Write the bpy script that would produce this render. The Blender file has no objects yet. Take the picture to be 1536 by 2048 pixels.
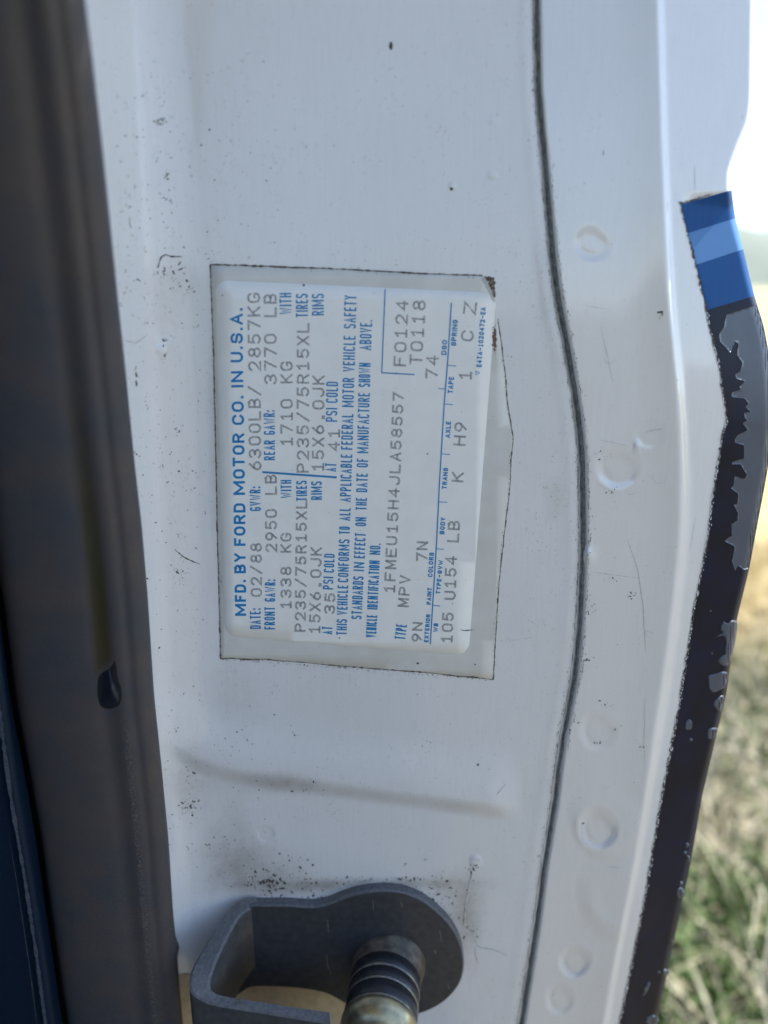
import bpy, bmesh, math, random
import numpy as np
from mathutils import Vector, Matrix
random.seed(7); rng = np.random.default_rng(11)
S = bpy.context.scene; COL = S.collection
R_ = math.radians

# ------------------------------------------------------------------ camera, world, sun, exposure
FP = 1479.0                      # focal length in pixels of the 1536 x 2048 photograph
D0 = 0.28                        # distance to the middle of the pillar face
PITCH = R_(17.0); TILT = R_(16.0); KT = math.tan(TILT)
CAM_H = 1.15
cam = bpy.data.cameras.new('camera'); camo = bpy.data.objects.new('camera', cam); COL.objects.link(camo)
S.camera = camo
camo.location = (0, 0, CAM_H); camo.rotation_euler = (R_(90) - PITCH, 0, 0)
cam.sensor_fit = 'VERTICAL'; cam.sensor_height = 36.0; cam.sensor_width = 27.0
cam.lens = 36.0 * FP / 2048.0
cam.clip_start = 0.005; cam.clip_end = 6000
cam.dof.use_dof = True; cam.dof.focus_distance = 0.286; cam.dof.aperture_fstop = 4.7
S.render.resolution_x = 768; S.render.resolution_y = 1024

SUN = Vector((0.60, 0.33, 0.73)).normalized()
w = bpy.data.worlds.new('World'); S.world = w; w.use_nodes = True
wn = w.node_tree; wn.nodes.clear()
sky = wn.nodes.new('ShaderNodeTexSky'); sky.sky_type = 'NISHITA'; sky.sun_disc = False
sky.sun_elevation = math.asin(SUN.z); sky.sun_rotation = math.atan2(SUN.x, SUN.y)
sky.air_density = 0.8; sky.dust_density = 0.2; sky.ozone_density = 1.3; sky.altitude = 300
bg = wn.nodes.new('ShaderNodeBackground'); bg.inputs['Strength'].default_value = 0.108
wo = wn.nodes.new('ShaderNodeOutputWorld')
wn.links.new(sky.outputs[0], bg.inputs[0]); wn.links.new(bg.outputs[0], wo.inputs[0])
sl = bpy.data.lights.new('sun', 'SUN'); sl.energy = 4.8; sl.angle = R_(0.55); sl.color = (1.0, 0.95, 0.86)
so = bpy.data.objects.new('sun', sl); COL.objects.link(so)
so.rotation_euler = (-SUN).to_track_quat('-Z', 'Y').to_euler(); so.location = (-2, 1, 5)
vs = S.view_settings; vs.view_transform = 'Standard'; vs.look = 'None'; vs.gamma = 1.0; vs.use_curve_mapping = False
vs.exposure = 1.55

# ------------------------------------------------------------------ mapping
CM = Matrix.Rotation(R_(90) - PITCH, 4, 'X'); CM.translation = (0, 0, CAM_H)
CR = np.array(CM.to_3x3()); CT = np.array((0, 0, CAM_H))
def Q(u, v, h=0.0):
    """point of the pillar seen in direction (u, v), h metres in front of the flat face"""
    u = np.asarray(u, float); v = np.asarray(v, float); h = np.asarray(h, float)
    dx = (u - 768) / FP; dy = (1024 - v) / FP
    z = D0 / (1 - KT * (v - 1024) / FP) - h
    p = np.stack(np.broadcast_arrays(dx * z, dy * z, -z), -1)
    return p @ CR.T + CT
UPV = np.array((0, math.cos(TILT), math.sin(TILT))) @ CR.T      # up along the pillar
NV = np.array((0, -math.sin(TILT), math.cos(TILT))) @ CR.T      # out of the pillar

def curve(pts, sm=20):
    p = np.array(sorted((b, a) for a, b in pts), float)
    vv = np.arange(-1400, 3300, 2.0)
    y = np.interp(vv, p[:, 0], p[:, 1])
    s0 = (p[1, 1] - p[0, 1]) / (p[1, 0] - p[0, 0]); s1 = (p[-1, 1] - p[-2, 1]) / (p[-1, 0] - p[-2, 0])
    y = np.where(vv < p[0, 0], p[0, 1] + s0 * (vv - p[0, 0]), y)
    y = np.where(vv > p[-1, 0], p[-1, 1] + s1 * (vv - p[-1, 0]), y)
    if sm:
        nn = int(1.5 * sm); k = np.exp(-0.5 * (np.arange(-nn, nn + 1) * 2.0 / sm) ** 2); k /= k.sum()
        n = len(k) // 2
        yp = np.concatenate([y[0] + (y[1]-y[0])*np.arange(-n, 0), y, y[-1] + (y[-1]-y[-2])*np.arange(1, n+1)])
        y = np.convolve(yp, k, 'valid')
    return lambda v: np.interp(v, vv, y)
# (u, v) points read along the edges of the pillar
SE = curve([(1075,0),(1078,174),(1087,279),(1096,384),(1108,523),(1120,611),(1131,665),(1143,737),(1157,824),(1166,912),(1167,999),(1168,1086),(1166,1138),(1162,1226),(1156,1306),(1148,1373),(1126,1483),(1110,1610),(1089,1738),(1075,1848),(1055,1975),(1044,2048)], 14)
RI = curve([(1316,0),(1318,60),(1324,279),(1331,453),(1340,610),(1348,690),(1361,824),(1366,964),(1364,1069),(1352,1191),(1337,1306),(1318,1428),(1292,1592),(1270,1720),(1248,1829),(1226,1939),(1208,2045)], 34)
NB = curve([(1350,300),(1362,410),(1376,468),(1392,528),(1413,618),(1419,650),(1440,737),(1455,844),(1447,862),(1441,900),(1427,988),(1415,1086),(1405,1138),(1387,1226),(1377,1300),(1356,1428),(1336,1534),(1318,1629),(1292,1786),(1263,1935),(1239,2048)], 5)
ED = curve([(1511,-100),(1511,0),(1508,200),(1502,240),(1481,290),(1463,340),(1463,380),(1470,437),(1486,497),(1508,590),(1527,650),(1537,702),(1543,760),(1545,830),(1537,930),(1527,985),(1513,1058),(1499,1135),(1474,1236),(1463,1310),(1453,1384),(1436,1457),(1405,1588),(1380,1731),(1350,1870),(1332,1957),(1314,2048)], 10)
CR_ = curve([(262,0),(275,200),(300,600),(322,1000),(338,1350),(352,1600),(372,1800),(400,2048)], 60)
WE = curve([(171,0),(187,132),(205,293),(220,439),(236,598),(252,746),(269,922),(284,1054),(296,1198),(308,1386),(323,1531),(337,1676),(346,1821),(354,1904),(360,1987),(366,2048)], 14)
GP = curve([(-180,0),(12,1241),(33,1407),(58,1531),(83,1676),(103,1821),(124,1966),(137,2048)], 30)
TR = curve([(-30,1180),(0,1432),(21,1593),(50,1759),(75,1925),(91,2048)], 30)

def sst(a, b, x):
    t = np.clip((x - a) / (b - a), 0, 1); return t * t * (3 - 2 * t)
WELDS = [(1185,487,36,.20),(1236,936,42,.42),(1196,1462,38,.38),(1196,1657,40,.75),(1150,1922,32,.60),(1120,1997,30,.45),(1215,1640,80,-.5),(1240,1790,90,-.5),(1300,868,30,.12)]
LDENT = [(531,1668,19,.45),(952,1722,13,-.5),(322,700,11,-.35),(905,372,7,-.3),(988,240,14,-.15),(985,350,10,-.2),(330,660,26,.18)]
def HL(u, v):                                    # millimetres, left sheet (carries the label and the striker)
    u = np.asarray(u, float); v = np.asarray(v, float)
    c = CR_(v); d = c - u
    h = 0.00042 * np.clip(d + 115, 0, 140) ** 2 + .118 * np.clip(d - 25, 0, 100)
    h = h + np.where(d > -14, 0.5 * 0.10 / 34 * np.clip(d + 14, 0, 34) ** 2 + 0.10 * np.clip(d - 20, 0, 105), 0)
    # pressed bead running across above the striker
    yr = 1528 + 0.131 * (u - 400) - 46 * np.exp(-((u - 300) / 90) ** 2)
    x = v - yr
    win = sst(300, 470, u) * (1 - sst(975, 1050, u)) * .82 + .18 * (1 - sst(330, 500, u))
    h = h + win * 3.4 * np.where(x < 0, sst(-120, 2, x), 1 - sst(0, 36, x) )
    h = h + 0.5 * np.sin(u / 160 + 1.0) * np.sin(v / 230) * sst(1380, 1500, v) * (1 - sst(1900, 2000, v)) * .5
    for a, b, r, am in LDENT:
        rr = np.hypot(u - a, v - b) / r
        h = h - am * (1 - sst(.55, 1.1, rr))
    s = SE(v) - u
    h = h - 1.3 * np.exp(-(np.clip(s, 0, None) / 9.0) ** 2) + .22 * np.exp(-((s - 26) / 12) ** 2)
    return h
_UG = np.arange(940, 1640, 1.0); _VG = np.arange(-1200, 2900, 4.0)
_U, _V = np.meshgrid(_UG, _VG)
def _tab():
    d = _U - RI(_V); e = ED(_V) - _U; s = _U - SE(_V); n = _U - np.maximum(NB(_V), RI(_V) + 25)
    wide = 8 + 6 * sst(500, 1000, _V) - 5 * sst(1350, 1900, _V)
    sl = 0.024 * sst(-110, -15, d)
    t = sst(-1, 1, d / wide)
    sl = sl * (1 - t) + t * (-0.055)
    sl = sl - (.22 + .06 * sst(300, 900, _V)) * np.exp(-((d - 6) / (6.0 + 2.5 * sst(700, 1000, _V) - 3.5 * sst(1300, 1800, _V))) ** 2)
    sl = sl - 0.042 * sst(-4, 6, n) * sst(380, 420, _V)
    sl = sl - 0.42 * sst(18, -2, e) ** 2
    sl = np.where(s < 0, 0, sl)
    H = np.cumsum(sl, 1) + .9
    H -= 1.3 * np.exp(-(np.clip(s, 0, None) / 5.5) ** 2)
    # fluted bulge where the upper corner turns outwards
    for a, b, r, am in WELDS:
        th = np.arctan2(_V - b, _U - a); rr = np.hypot(_U - a, _V - b) / r * (1 + .05 * np.sin(2 * th + a) + .02 * np.sin(3 * th + b))
        sh = .6 + .4 * np.cos(th - 2.2) * sst(.35, .85, rr)
        H -= 2.1 * am * sh * (1 - sst(.62, 1.1, rr)) - .10 * abs(am) * np.exp(-((rr - 1.15) / .12) ** 2)
    H += 1.0 * np.exp(-(((_U - 1175) / 14) ** 2 + ((_V - 1112) / 16) ** 2))
    H += .35 * np.exp(-(((_U - 1275) / 7) ** 2 + ((_V - 893) / 12) ** 2))
    return H
_H = _tab()
def HR(u, v):
    fu = np.clip((np.asarray(u, float) - 940), 0, len(_UG) - 1.001); fv = np.clip((np.asarray(v, float) + 1200) / 4, 0, len(_VG) - 1.001)
    i = fu.astype(int); j = fv.astype(int); a = fu - i; b = fv - j
    return (_H[j, i] * (1 - a) + _H[j, i + 1] * a) * (1 - b) + (_H[j + 1, i] * (1 - a) + _H[j + 1, i + 1] * a) * b
def HH(u, v):
    return np.where(np.asarray(u, float) > SE(v), HR(u, v), HL(u, v))

# ------------------------------------------------------------------ object helpers
def tag(o, label=None, cat=None, group=None, kind=None):
    if label: o['label'] = label
    if cat: o['category'] = cat
    if group: o['group'] = group
    if kind: o['kind'] = kind
    return o
def thing(name, loc, label, cat, group=None):
    o = bpy.data.objects.new(name, None); COL.objects.link(o); o.location = loc; o.empty_display_size = .02
    return tag(o, label, cat, group)
def mesh(name, verts, faces, mat, parent=None, smooth=True, attrs=None, origin=None, kind=None, mats=None, mi=None):
    verts = np.asarray(verts, float)
    root = parent
    off = np.zeros(3)
    p = parent
    while p is not None: off = off + np.array(p.location); p = p.parent
    if origin is not None: org = np.array(origin, float)
    else: org = off if parent is not None else np.zeros(3)
    me = bpy.data.meshes.new(name)
    me.from_pydata((verts - org).tolist(), [], [tuple(f) for f in faces])
    for m in (mats or [mat]): me.materials.append(m)
    if mi is not None: me.polygons.foreach_set('material_index', list(mi))
    me.polygons.foreach_set('use_smooth', [smooth] * len(me.polygons))
    for k, a in (attrs or {}).items():
        at = me.attributes.new(k, 'FLOAT', 'POINT'); at.data.foreach_set('value', np.asarray(a, float).ravel())
    me.update()
    o = bpy.data.objects.new(name, me); COL.objects.link(o)
    o.location = tuple(org - off)
    if parent is not None: o.parent = parent
    if kind: o['kind'] = kind
    return o
def grid_faces(n, m, flip=False):                # n rows, m columns
    a = (np.arange(n - 1)[:, None] * m + np.arange(m - 1)[None, :]).ravel()
    f = np.stack([a, a + m, a + m + 1, a + 1], 1)
    if flip: f = f[:, ::-1]
    return f.tolist()
class MB:
    def __init__(s): s.v = []; s.f = []; s.n = 0
    def add(s, verts, faces):
        s.v.append(np.asarray(verts, float).reshape(-1, 3)); s.f += [tuple(i + s.n for i in f) for f in faces]; s.n += len(s.v[-1])
    def build(s, name, mat, parent=None, **k): return mesh(name, np.concatenate(s.v), s.f, mat, parent, **k)
def ribbon_uv(pts, w):                           # mitred strip of quads in (u, v); w scalar or list
    p = np.array(pts, float); n = len(p); w = np.broadcast_to(np.asarray(w, float), (n,))
    closed = np.allclose(p[0], p[-1]) and n > 3
    seg = np.diff(p, axis=0); seg /= np.maximum(np.linalg.norm(seg, axis=1, keepdims=True), 1e-9)
    nr = np.stack([-seg[:, 1], seg[:, 0]], 1)
    out = np.zeros((n, 2))
    for i in range(n):
        if closed: a, b = nr[i - 1 if i > 0 else -1], nr[i if i < n - 1 else 0]
        else: a, b = nr[max(i - 1, 0)], nr[min(i, n - 2)]
        mdir = a + b; l = np.linalg.norm(mdir)
        mdir = mdir / l if l > 1e-6 else a
        out[i] = mdir / max(np.dot(mdir, a), .5)
    A = p + out * w[:, None] / 2; B = p - out * w[:, None] / 2
    V = np.concatenate([A, B]); F = [(i, i + 1, n + i + 1, n + i) for i in range(n - 1)]
    return V, F
def resample(pts, step=6):
    p = np.array(pts, float); s = np.concatenate([[0], np.cumsum(np.linalg.norm(np.diff(p, axis=0), axis=1))])
    n = max(2, int(s[-1] / step) + 1); t = np.linspace(0, s[-1], n)
    return np.stack([np.interp(t, s, p[:, 0]), np.interp(t, s, p[:, 1])], 1)
def rough(pts, amp, step=3, keep=True, f=1.0):
    p = resample(pts, step); n = len(p)
    nz = np.zeros(n)
    for o in range(3):
        k = max(2, int(n * f / (2 ** (3 - o)))); nz += np.interp(np.linspace(0, 1, n), np.linspace(0, 1, k), rng.normal(0, 1, k)) / (1 + .6 * o)
    d = np.gradient(p, axis=0); d /= np.maximum(np.linalg.norm(d, axis=1, keepdims=True), 1e-9)
    p2 = p + np.stack([-d[:, 1], d[:, 0]], 1) * nz[:, None] * amp * .6
    if keep: p2[0] = p[0]; p2[-1] = p[-1]
    return p2
def poly_conform(pts, hfun, lift, depth=0.0, cut=14):
    """closed outline in (u, v) -> triangulated sheet lying on the surface hfun (mm), lift mm above it"""
    bm = bmesh.new()
    vs_ = [bm.verts.new((a, b, 0)) for a, b in pts]
    bm.faces.new(vs_)
    u0, v0 = np.min(pts, 0); u1, v1 = np.max(pts, 0)
    for a in np.arange(u0 + cut, u1, cut):
        bmesh.ops.bisect_plane(bm, geom=bm.verts[:] + bm.edges[:] + bm.faces[:], plane_co=(a, 0, 0), plane_no=(1, 0, 0), dist=1e-4)
    for b in np.arange(v0 + cut, v1, cut):
        bmesh.ops.bisect_plane(bm, geom=bm.verts[:] + bm.edges[:] + bm.faces[:], plane_co=(0, b, 0), plane_no=(0, 1, 0), dist=1e-4)
    bmesh.ops.triangulate(bm, faces=bm.faces[:])
    bm.verts.ensure_lookup_table(); bm.verts.index_update()
    V = np.array([v.co[:2] for v in bm.verts]); F = []
    for f in bm.faces:
        i = [v.index for v in f.verts]
        if f.normal.z > 0: i = i[::-1]
        F.append(tuple(i))
    bd = [(e.verts[0].index, e.verts[1].index) for e in bm.edges if len(e.link_faces) == 1]
    bm.free()
    P = Q(V[:, 0], V[:, 1], (hfun(V[:, 0], V[:, 1]) + lift) / 1000)
    if depth > 0:
        n = len(P); P2 = Q(V[:, 0], V[:, 1], (hfun(V[:, 0], V[:, 1]) + lift - depth) / 1000)
        P = np.concatenate([P, P2]); F = F + [(a, b, b + n, a + n) for a, b in bd]
    return P, F
def ccurve(pts, n=6):
    p = np.array(pts, float); out = []; m = len(p)
    for i in range(m):
        a, b, c, d = p[i - 1], p[i], p[(i + 1) % m], p[(i + 2) % m]
        for k in range(n):
            t = k / n; out.append(.5 * ((2*b) + (c-a)*t + (2*a-5*b+4*c-d)*t*t + (3*b-a-3*c+d)*t**3))
    return np.array(out)
def zero(u, v): return np.zeros(np.shape(u))

# ------------------------------------------------------------------ materials
def newmat(name):
    m = bpy.data.materials.new(name); m.use_nodes = True
    nt = m.node_tree; b = nt.nodes['Principled BSDF']; return m, nt, b
def node(nt, t, **k):
    n = nt.nodes.new(t)
    for a, b in k.items(): setattr(n, a, b)
    return n
def noise(nt, scale, detail=4, rough_=.55, stretch=None):
    tc = node(nt, 'ShaderNodeTexCoord'); src = tc.outputs['Object']
    if stretch:
        mp = node(nt, 'ShaderNodeMapping'); mp.inputs['Scale'].default_value = stretch
        nt.links.new(src, mp.inputs[0]); src = mp.outputs[0]
    n = node(nt, 'ShaderNodeTexNoise'); n.inputs['Scale'].default_value = scale; n.inputs['Detail'].default_value = detail
    n.inputs['Roughness'].default_value = rough_
    nt.links.new(src, n.inputs['Vector']); return n.outputs['Fac']
def ramp(nt, src, a, b, c0=(0,0,0,1), c1=(1,1,1,1)):
    r = node(nt, 'ShaderNodeValToRGB'); r.color_ramp.elements[0].position = a; r.color_ramp.elements[1].position = b
    r.color_ramp.elements[0].color = c0; r.color_ramp.elements[1].color = c1
    nt.links.new(src, r.inputs[0]); return r.outputs[0]
def mixc(nt, fac, a, b):
    m = node(nt, 'ShaderNodeMix', data_type='RGBA')
    for s_, i in ((fac, 0), (a, 6), (b, 7)):
        if hasattr(s_, 'is_output'): nt.links.new(s_, m.inputs[i])
        elif i == 0: m.inputs[0].default_value = s_
        else: m.inputs[i].default_value = (*s_, 1)
    return m.outputs[2]
def mth(nt, op, a, b):
    m = node(nt, 'ShaderNodeMath', operation=op)
    for i, s_ in enumerate((a, b)):
        if hasattr(s_, 'is_output'): nt.links.new(s_, m.inputs[i])
        else: m.inputs[i].default_value = s_
    return m.outputs[0]
def bump(nt, bsdf, src, strength, dist):
    b = node(nt, 'ShaderNodeBump'); b.inputs['Strength'].default_value = strength; b.inputs['Distance'].default_value = dist
    nt.links.new(src, b.inputs['Height']); nt.links.new(b.outputs[0], bsdf.inputs['Normal'])
def simple(name, c, rough_=.5, metal=0, coat=0, var=.15, scale=400, bmp=0, c2=None, spec=.5, stretch=None):
    m, nt, b = newmat(name)
    n = noise(nt, scale, stretch=stretch)
    c2 = c2 or tuple(x * (1 - var) for x in c)
    nt.links.new(mixc(nt, ramp(nt, n, .35, .65), c, c2), b.inputs['Base Color'])
    b.inputs['Roughness'].default_value = rough_; b.inputs['Metallic'].default_value = metal
    b.inputs['Coat Weight'].default_value = coat; b.inputs['Coat Roughness'].default_value = .08
    b.inputs['Specular IOR Level'].default_value = spec
    if bmp: bump(nt, b, n, bmp, .0003)
    return m

def paint_mat(name, base, dirt_shade_c, coat=.55, grime=1.0, rgh=.34):
    m, nt, b = newmat(name)
    at = node(nt, 'ShaderNodeAttribute', attribute_name='dirt_shade')
    n1 = noise(nt, 900, 6, .7); n2 = noise(nt, 140, 5, .6); n3 = noise(nt, 30, 4, .55); n4 = noise(nt, 260, 4, .6, (3.5, 3.5, .25))
    film = mth(nt, 'MULTIPLY', ramp(nt, n3, .38, .75), .22)
    c = mixc(nt, film, base, tuple(x * y for x, y in zip(base, (.84, .84, .80))))
    c = mixc(nt, mth(nt, 'MULTIPLY', ramp(nt, n4, .45, .75), .20), c, tuple(x * .8 for x in base))
    # fine pepper of grime wherever dust has settled
    pep = ramp(nt, n1, .60, .68)
    c = mixc(nt, mth(nt, 'MULTIPLY', pep, mth(nt, 'MULTIPLY', ramp(nt, n2, .40, .68), .75 * grime)), c, dirt_shade_c)
    dm = mth(nt, 'MULTIPLY', at.outputs['Fac'], mth(nt, 'ADD', mth(nt, 'MULTIPLY', n2, 1.2), mth(nt, 'MULTIPLY', n1, .8)))
    c = mixc(nt, ramp(nt, dm, .05, 1.0), c, dirt_shade_c)
    nt.links.new(c, b.inputs['Base Color'])
    b.inputs['Roughness'].default_value = rgh
    b.inputs['Coat Weight'].default_value = coat; b.inputs['Coat IOR'].default_value = 1.65 if grime > .6 else 2.0
    nt.links.new(ramp(nt, n2, .3, .8, (.04,.04,.04,1), (.14,.14,.14,1)), b.inputs['Coat Roughness'])
    bump(nt, b, mth(nt, 'ADD', mth(nt, 'MULTIPLY', n1, .15), mth(nt, 'MULTIPLY', n2, .8)), .10, .0006)
    return m
WHITE = (.81, .822, .825); DIRT_SHADE = (.19, .155, .11)
M = {}
M['paint'] = paint_mat('white_paint', WHITE, DIRT_SHADE)
M['paint_out'] = paint_mat('white_paint_outer', WHITE, DIRT_SHADE, coat=.8, grime=.5, rgh=.28)
M['tan'] = simple('warm_bounce_tan', (.62, .50, .32), .6, c2=(.50, .40, .26), scale=220)
M['navy'] = simple('navy_paint', (.0045, .010, .036), .30, coat=.0, spec=.16, c2=(.004, .007, .018), scale=60)
M['slate'] = simple('faded_slate_undercoat', (.052, .075, .115), .42, c2=(.044, .064, .10), scale=120, coat=.15)
M['tape'] = simple('blue_tape', (.006, .078, .26), .35, coat=.0, spec=.12, c2=(.007, .068, .24), scale=160, stretch=(4, 4, .4))
M['tape_l'] = simple('pale_blue_tape', (.10, .24, .50), .35, coat=.0, spec=.12, c2=(.10, .245, .52), scale=160)
M['sealer'] = simple('grimy_seam_sealer', (.15, .17, .175), .75, c2=(.05, .06, .06), scale=700, bmp=.6)
M['lip'] = simple('thin_dried_sealer', (.24, .26, .26), .6, c2=(.40, .42, .42), scale=1300)
M['speck'] = simple('dark_grime_flakes', (.035, .030, .024), .85, c2=(.10, .09, .07), scale=1500)
M['smudge'] = simple('grey_grime', (.42, .42, .40), .8, c2=(.52, .52, .50), scale=1200)
M['chip_glint'] = simple('bare_edge_and_glint', (.86, .88, .9), .3)  # serves real edge chips and the painted dent highlights
M['film'] = simple('aged_clear_film', (.73, .73, .69), .34, c2=(.66, .655, .61), scale=70, coat=.25)
M['paper'] = simple('white_label_stock', (.93, .94, .90), .45, c2=(.89, .90, .86), scale=120, coat=.12)
M['edge'] = simple('dirt_trapped_at_film_edge', (.07, .055, .04), .8, c2=(.17, .15, .11), scale=1600)
M['rust'] = simple('brown_glue_stain', (.11, .045, .025), .7, c2=(.20, .12, .08), scale=900)
M['blue'] = simple('blue_ink', (.003, .21, .50), .5, c2=(.004, .24, .55), scale=1800)
def typed_mat():
    m, nt, b = newmat('faded_grey_ink')
    n = noise(nt, 2600, 3, .6); n2 = noise(nt, 500, 3, .6)
    tr = node(nt, 'ShaderNodeBsdfTransparent'); mx = node(nt, 'ShaderNodeMixShader')
    b.inputs['Base Color'].default_value = (.30, .305, .31, 1); b.inputs['Roughness'].default_value = .6
    f = mth(nt, 'ADD', mth(nt, 'MULTIPLY', ramp(nt, n, .36, .60), .62), mth(nt, 'MULTIPLY', n2, .42))
    nt.links.new(f, mx.inputs[0]); nt.links.new(tr.outputs[0], mx.inputs[1]); nt.links.new(b.outputs[0], mx.inputs[2])
    nt.links.new(mx.outputs[0], nt.nodes['Material Output'].inputs[0]); return m
M['typed'] = typed_mat()
M['trim'] = simple('dark_blue_trim', (.005, .018, .040), .45, spec=.2, c2=(.004, .013, .032), scale=700, bmp=.3)
M['trim_edge'] = simple('trim_ridge_highlight', (.10, .11, .14), .6, c2=(.03, .045, .08), scale=900)
def rubber_mat():
    m, nt, b = newmat('charcoal_rubber')
    at = node(nt, 'ShaderNodeAttribute', attribute_name='stain')
    sc = node(nt, 'ShaderNodeAttribute', attribute_name='scuff')
    n = noise(nt, 700, 5, .6); n2 = noise(nt, 35, 4, .6); n3 = noise(nt, 1600, 2, .5)
    c = mixc(nt, ramp(nt, n2, .35, .7), (.092, .078, .076), (.048, .060, .080))
    c = mixc(nt, mth(nt, 'MULTIPLY', n, .25), c, (.016, .018, .022))
    c = mixc(nt, at.outputs['Fac'], c, (.044, .037, .016))
    c = mixc(nt, mth(nt, 'MULTIPLY', sc.outputs['Fac'], ramp(nt, n3, .50, .62)), c, (.16, .155, .15))
    nt.links.new(c, b.inputs['Base Color']); b.inputs['Roughness'].default_value = .5; b.inputs['Specular IOR Level'].default_value = .4
    bump(nt, b, n, .25, .0003); return m
M['rubber'] = rubber_mat()
M['plug'] = simple('glossy_black_plug', (.015, .022, .038), .3, spec=.4)
M['black'] = simple('matt_black', (.008, .008, .01), .9)
M['brk'] = simple('dull_grey_plastic', (.056, .059, .066), .42, c2=(.036, .039, .045), scale=300, bmp=.25)
M['brk_edge'] = simple('light_grey_edge', (.15, .157, .17), .55, c2=(.09, .097, .108), scale=700, bmp=.3)  # rim and top edge, a lighter grey than the faces
M['collar'] = simple('dull_greasy_steel', (.16, .14, .115), .5, metal=.4, c2=(.07, .062, .052), scale=260)
M['pin'] = simple('dark_steel_pin', (.055, .06, .072), .30, metal=.5, c2=(.035, .04, .05), scale=420)
M['pin_l'] = simple('bright_worn_ring', (.30, .29, .26), .35, metal=.6, c2=(.16, .155, .145), scale=500)
M['brass'] = simple('brassy_zinc', (.52, .47, .30), .32, metal=.85, c2=(.30, .28, .20), scale=260, bmp=.4)

# ------------------------------------------------------------------ ground, hills, grass
def ground_mat():
    m, nt, b = newmat('dry_field')
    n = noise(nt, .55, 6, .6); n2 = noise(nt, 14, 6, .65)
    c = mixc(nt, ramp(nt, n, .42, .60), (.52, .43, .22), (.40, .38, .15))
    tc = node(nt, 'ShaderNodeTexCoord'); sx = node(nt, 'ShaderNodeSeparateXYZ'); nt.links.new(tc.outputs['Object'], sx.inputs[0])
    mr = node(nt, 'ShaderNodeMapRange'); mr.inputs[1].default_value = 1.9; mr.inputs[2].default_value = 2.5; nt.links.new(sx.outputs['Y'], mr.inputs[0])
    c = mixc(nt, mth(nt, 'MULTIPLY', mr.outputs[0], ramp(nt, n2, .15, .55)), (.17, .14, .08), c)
    nt.links.new(c, b.inputs['Base Color']); b.inputs['Roughness'].default_value = 1; return m
GM = ground_mat()
gx = np.concatenate([-np.geomspace(1850, 6, 14), np.linspace(-5, 5, 81), np.geomspace(6, 1850, 14)])
gy = np.concatenate([-np.geomspace(1850, 6, 10), np.linspace(-5, 9, 113), np.geomspace(10, 1850, 16)])
GX, GY = np.meshgrid(gx, gy)
def gz(x, y): return .03 * np.sin(x * 2.1 + y) * np.exp(-(x * x + y * y) / 60) + .02 * np.sin(y * 3.7 - x * 1.7) * np.exp(-(x * x + y * y) / 60)
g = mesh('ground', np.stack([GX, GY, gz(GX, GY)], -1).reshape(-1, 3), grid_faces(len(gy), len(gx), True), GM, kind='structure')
hm = simple('wooded_hillside', (.13, .16, .085), 1, c2=(.075, .10, .05), scale=.02)
hx = np.linspace(-900, 1800, 160); V = []; rows = 14
for j in range(rows):
    t = j / (rows - 1)
    y = 600 + 600 * t
    z = (np.sin(t * math.pi * .5) * 1.15 * (75 + 26 * np.sin(hx / 310 + 1.1) + 16 * np.sin(hx / 118) + 6 * np.sin(hx / 41))) - 2
    V.append(np.stack([hx, np.full_like(hx, y), z + rng.normal(0, 1.2, hx.shape) * t], -1))
for j in range(4):
    V.append(V[rows - 1] * np.array((1, 1, 1 - (j + 1) / 4)) + np.array((0, 90 * (j + 1), 0)))
mesh('hills', np.concatenate(V), grid_faces(rows + 4, len(hx), True), hm, kind='structure')

def grass(name, n, sampler, hgt, wid, mat, bend=1.0, flat=0.0, seed=1):
    r = np.random.default_rng(seed)
    x, y = sampler(r, n)
    if name != 'green_grass': k = (y > 1.12) | (r.uniform(0, 1, len(y)) < .3); x, y = x[k], y[k]
    n = len(x)
    a = r.uniform(0, 2 * math.pi, n); h = hgt * r.uniform(.45, 1.25, n); wd = wid * r.uniform(.5, 1.5, n)
    lean = r.uniform(.1, 1.0, n) * bend; dx, dy = np.cos(a), np.sin(a); px, py = -dy, dx
    z0 = gz(x, y); V = []
    K = 5
    for k in range(K):
        t = k / (K - 1)
        ang = lean * (t * 1.3 + flat)
        r_ = h * t
        cx = x + dx * r_ * np.sin(ang); cy = y + dy * r_ * np.sin(ang); cz = z0 + r_ * np.cos(np.minimum(ang, 1.45)) + .002
        ww = wd * (1 - t ** 2 * .9) / 2
        V.append(np.stack([cx - px * ww, cy - py * ww, cz], -1)); V.append(np.stack([cx + px * ww, cy + py * ww, cz], -1))
    V = np.stack(V, 1).reshape(-1, 3)
    base = np.arange(n)[:, None] * (2 * K)
    F = np.concatenate([base + np.array([2*k, 2*k+1, 2*k+3, 2*k+2]) for k in range(K - 1)], 0)
    o = mesh(name, V, F.tolist(), mat, smooth=True, kind='stuff')
    return o
def wedge(y0, y1, p=1.0):
    def f(r, n):
        y = y0 + (y1 - y0) * r.uniform(0, 1, n) ** p
        x = y * r.uniform(.12, .95, n) + r.uniform(-.15, .3, n); k = x > .19
        return x[k], y[k]
    return f
def blade_mat(name, c, c2, sc=9, far=(.56, .46, .24)):
    m, nt, b = newmat(name)
    near = mixc(nt, ramp(nt, noise(nt, sc, 4, .7), .35, .65), c, c2)
    tc = node(nt, 'ShaderNodeTexCoord'); sx = node(nt, 'ShaderNodeSeparateXYZ'); nt.links.new(tc.outputs['Object'], sx.inputs[0])
    mr = node(nt, 'ShaderNodeMapRange'); mr.inputs[1].default_value = 1.9; mr.inputs[2].default_value = 2.5; nt.links.new(sx.outputs['Y'], mr.inputs[0])
    nt.links.new(mixc(nt, mr.outputs[0], near, far), b.inputs['Base Color'])
    b.inputs['Roughness'].default_value = .7
    return m
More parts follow.
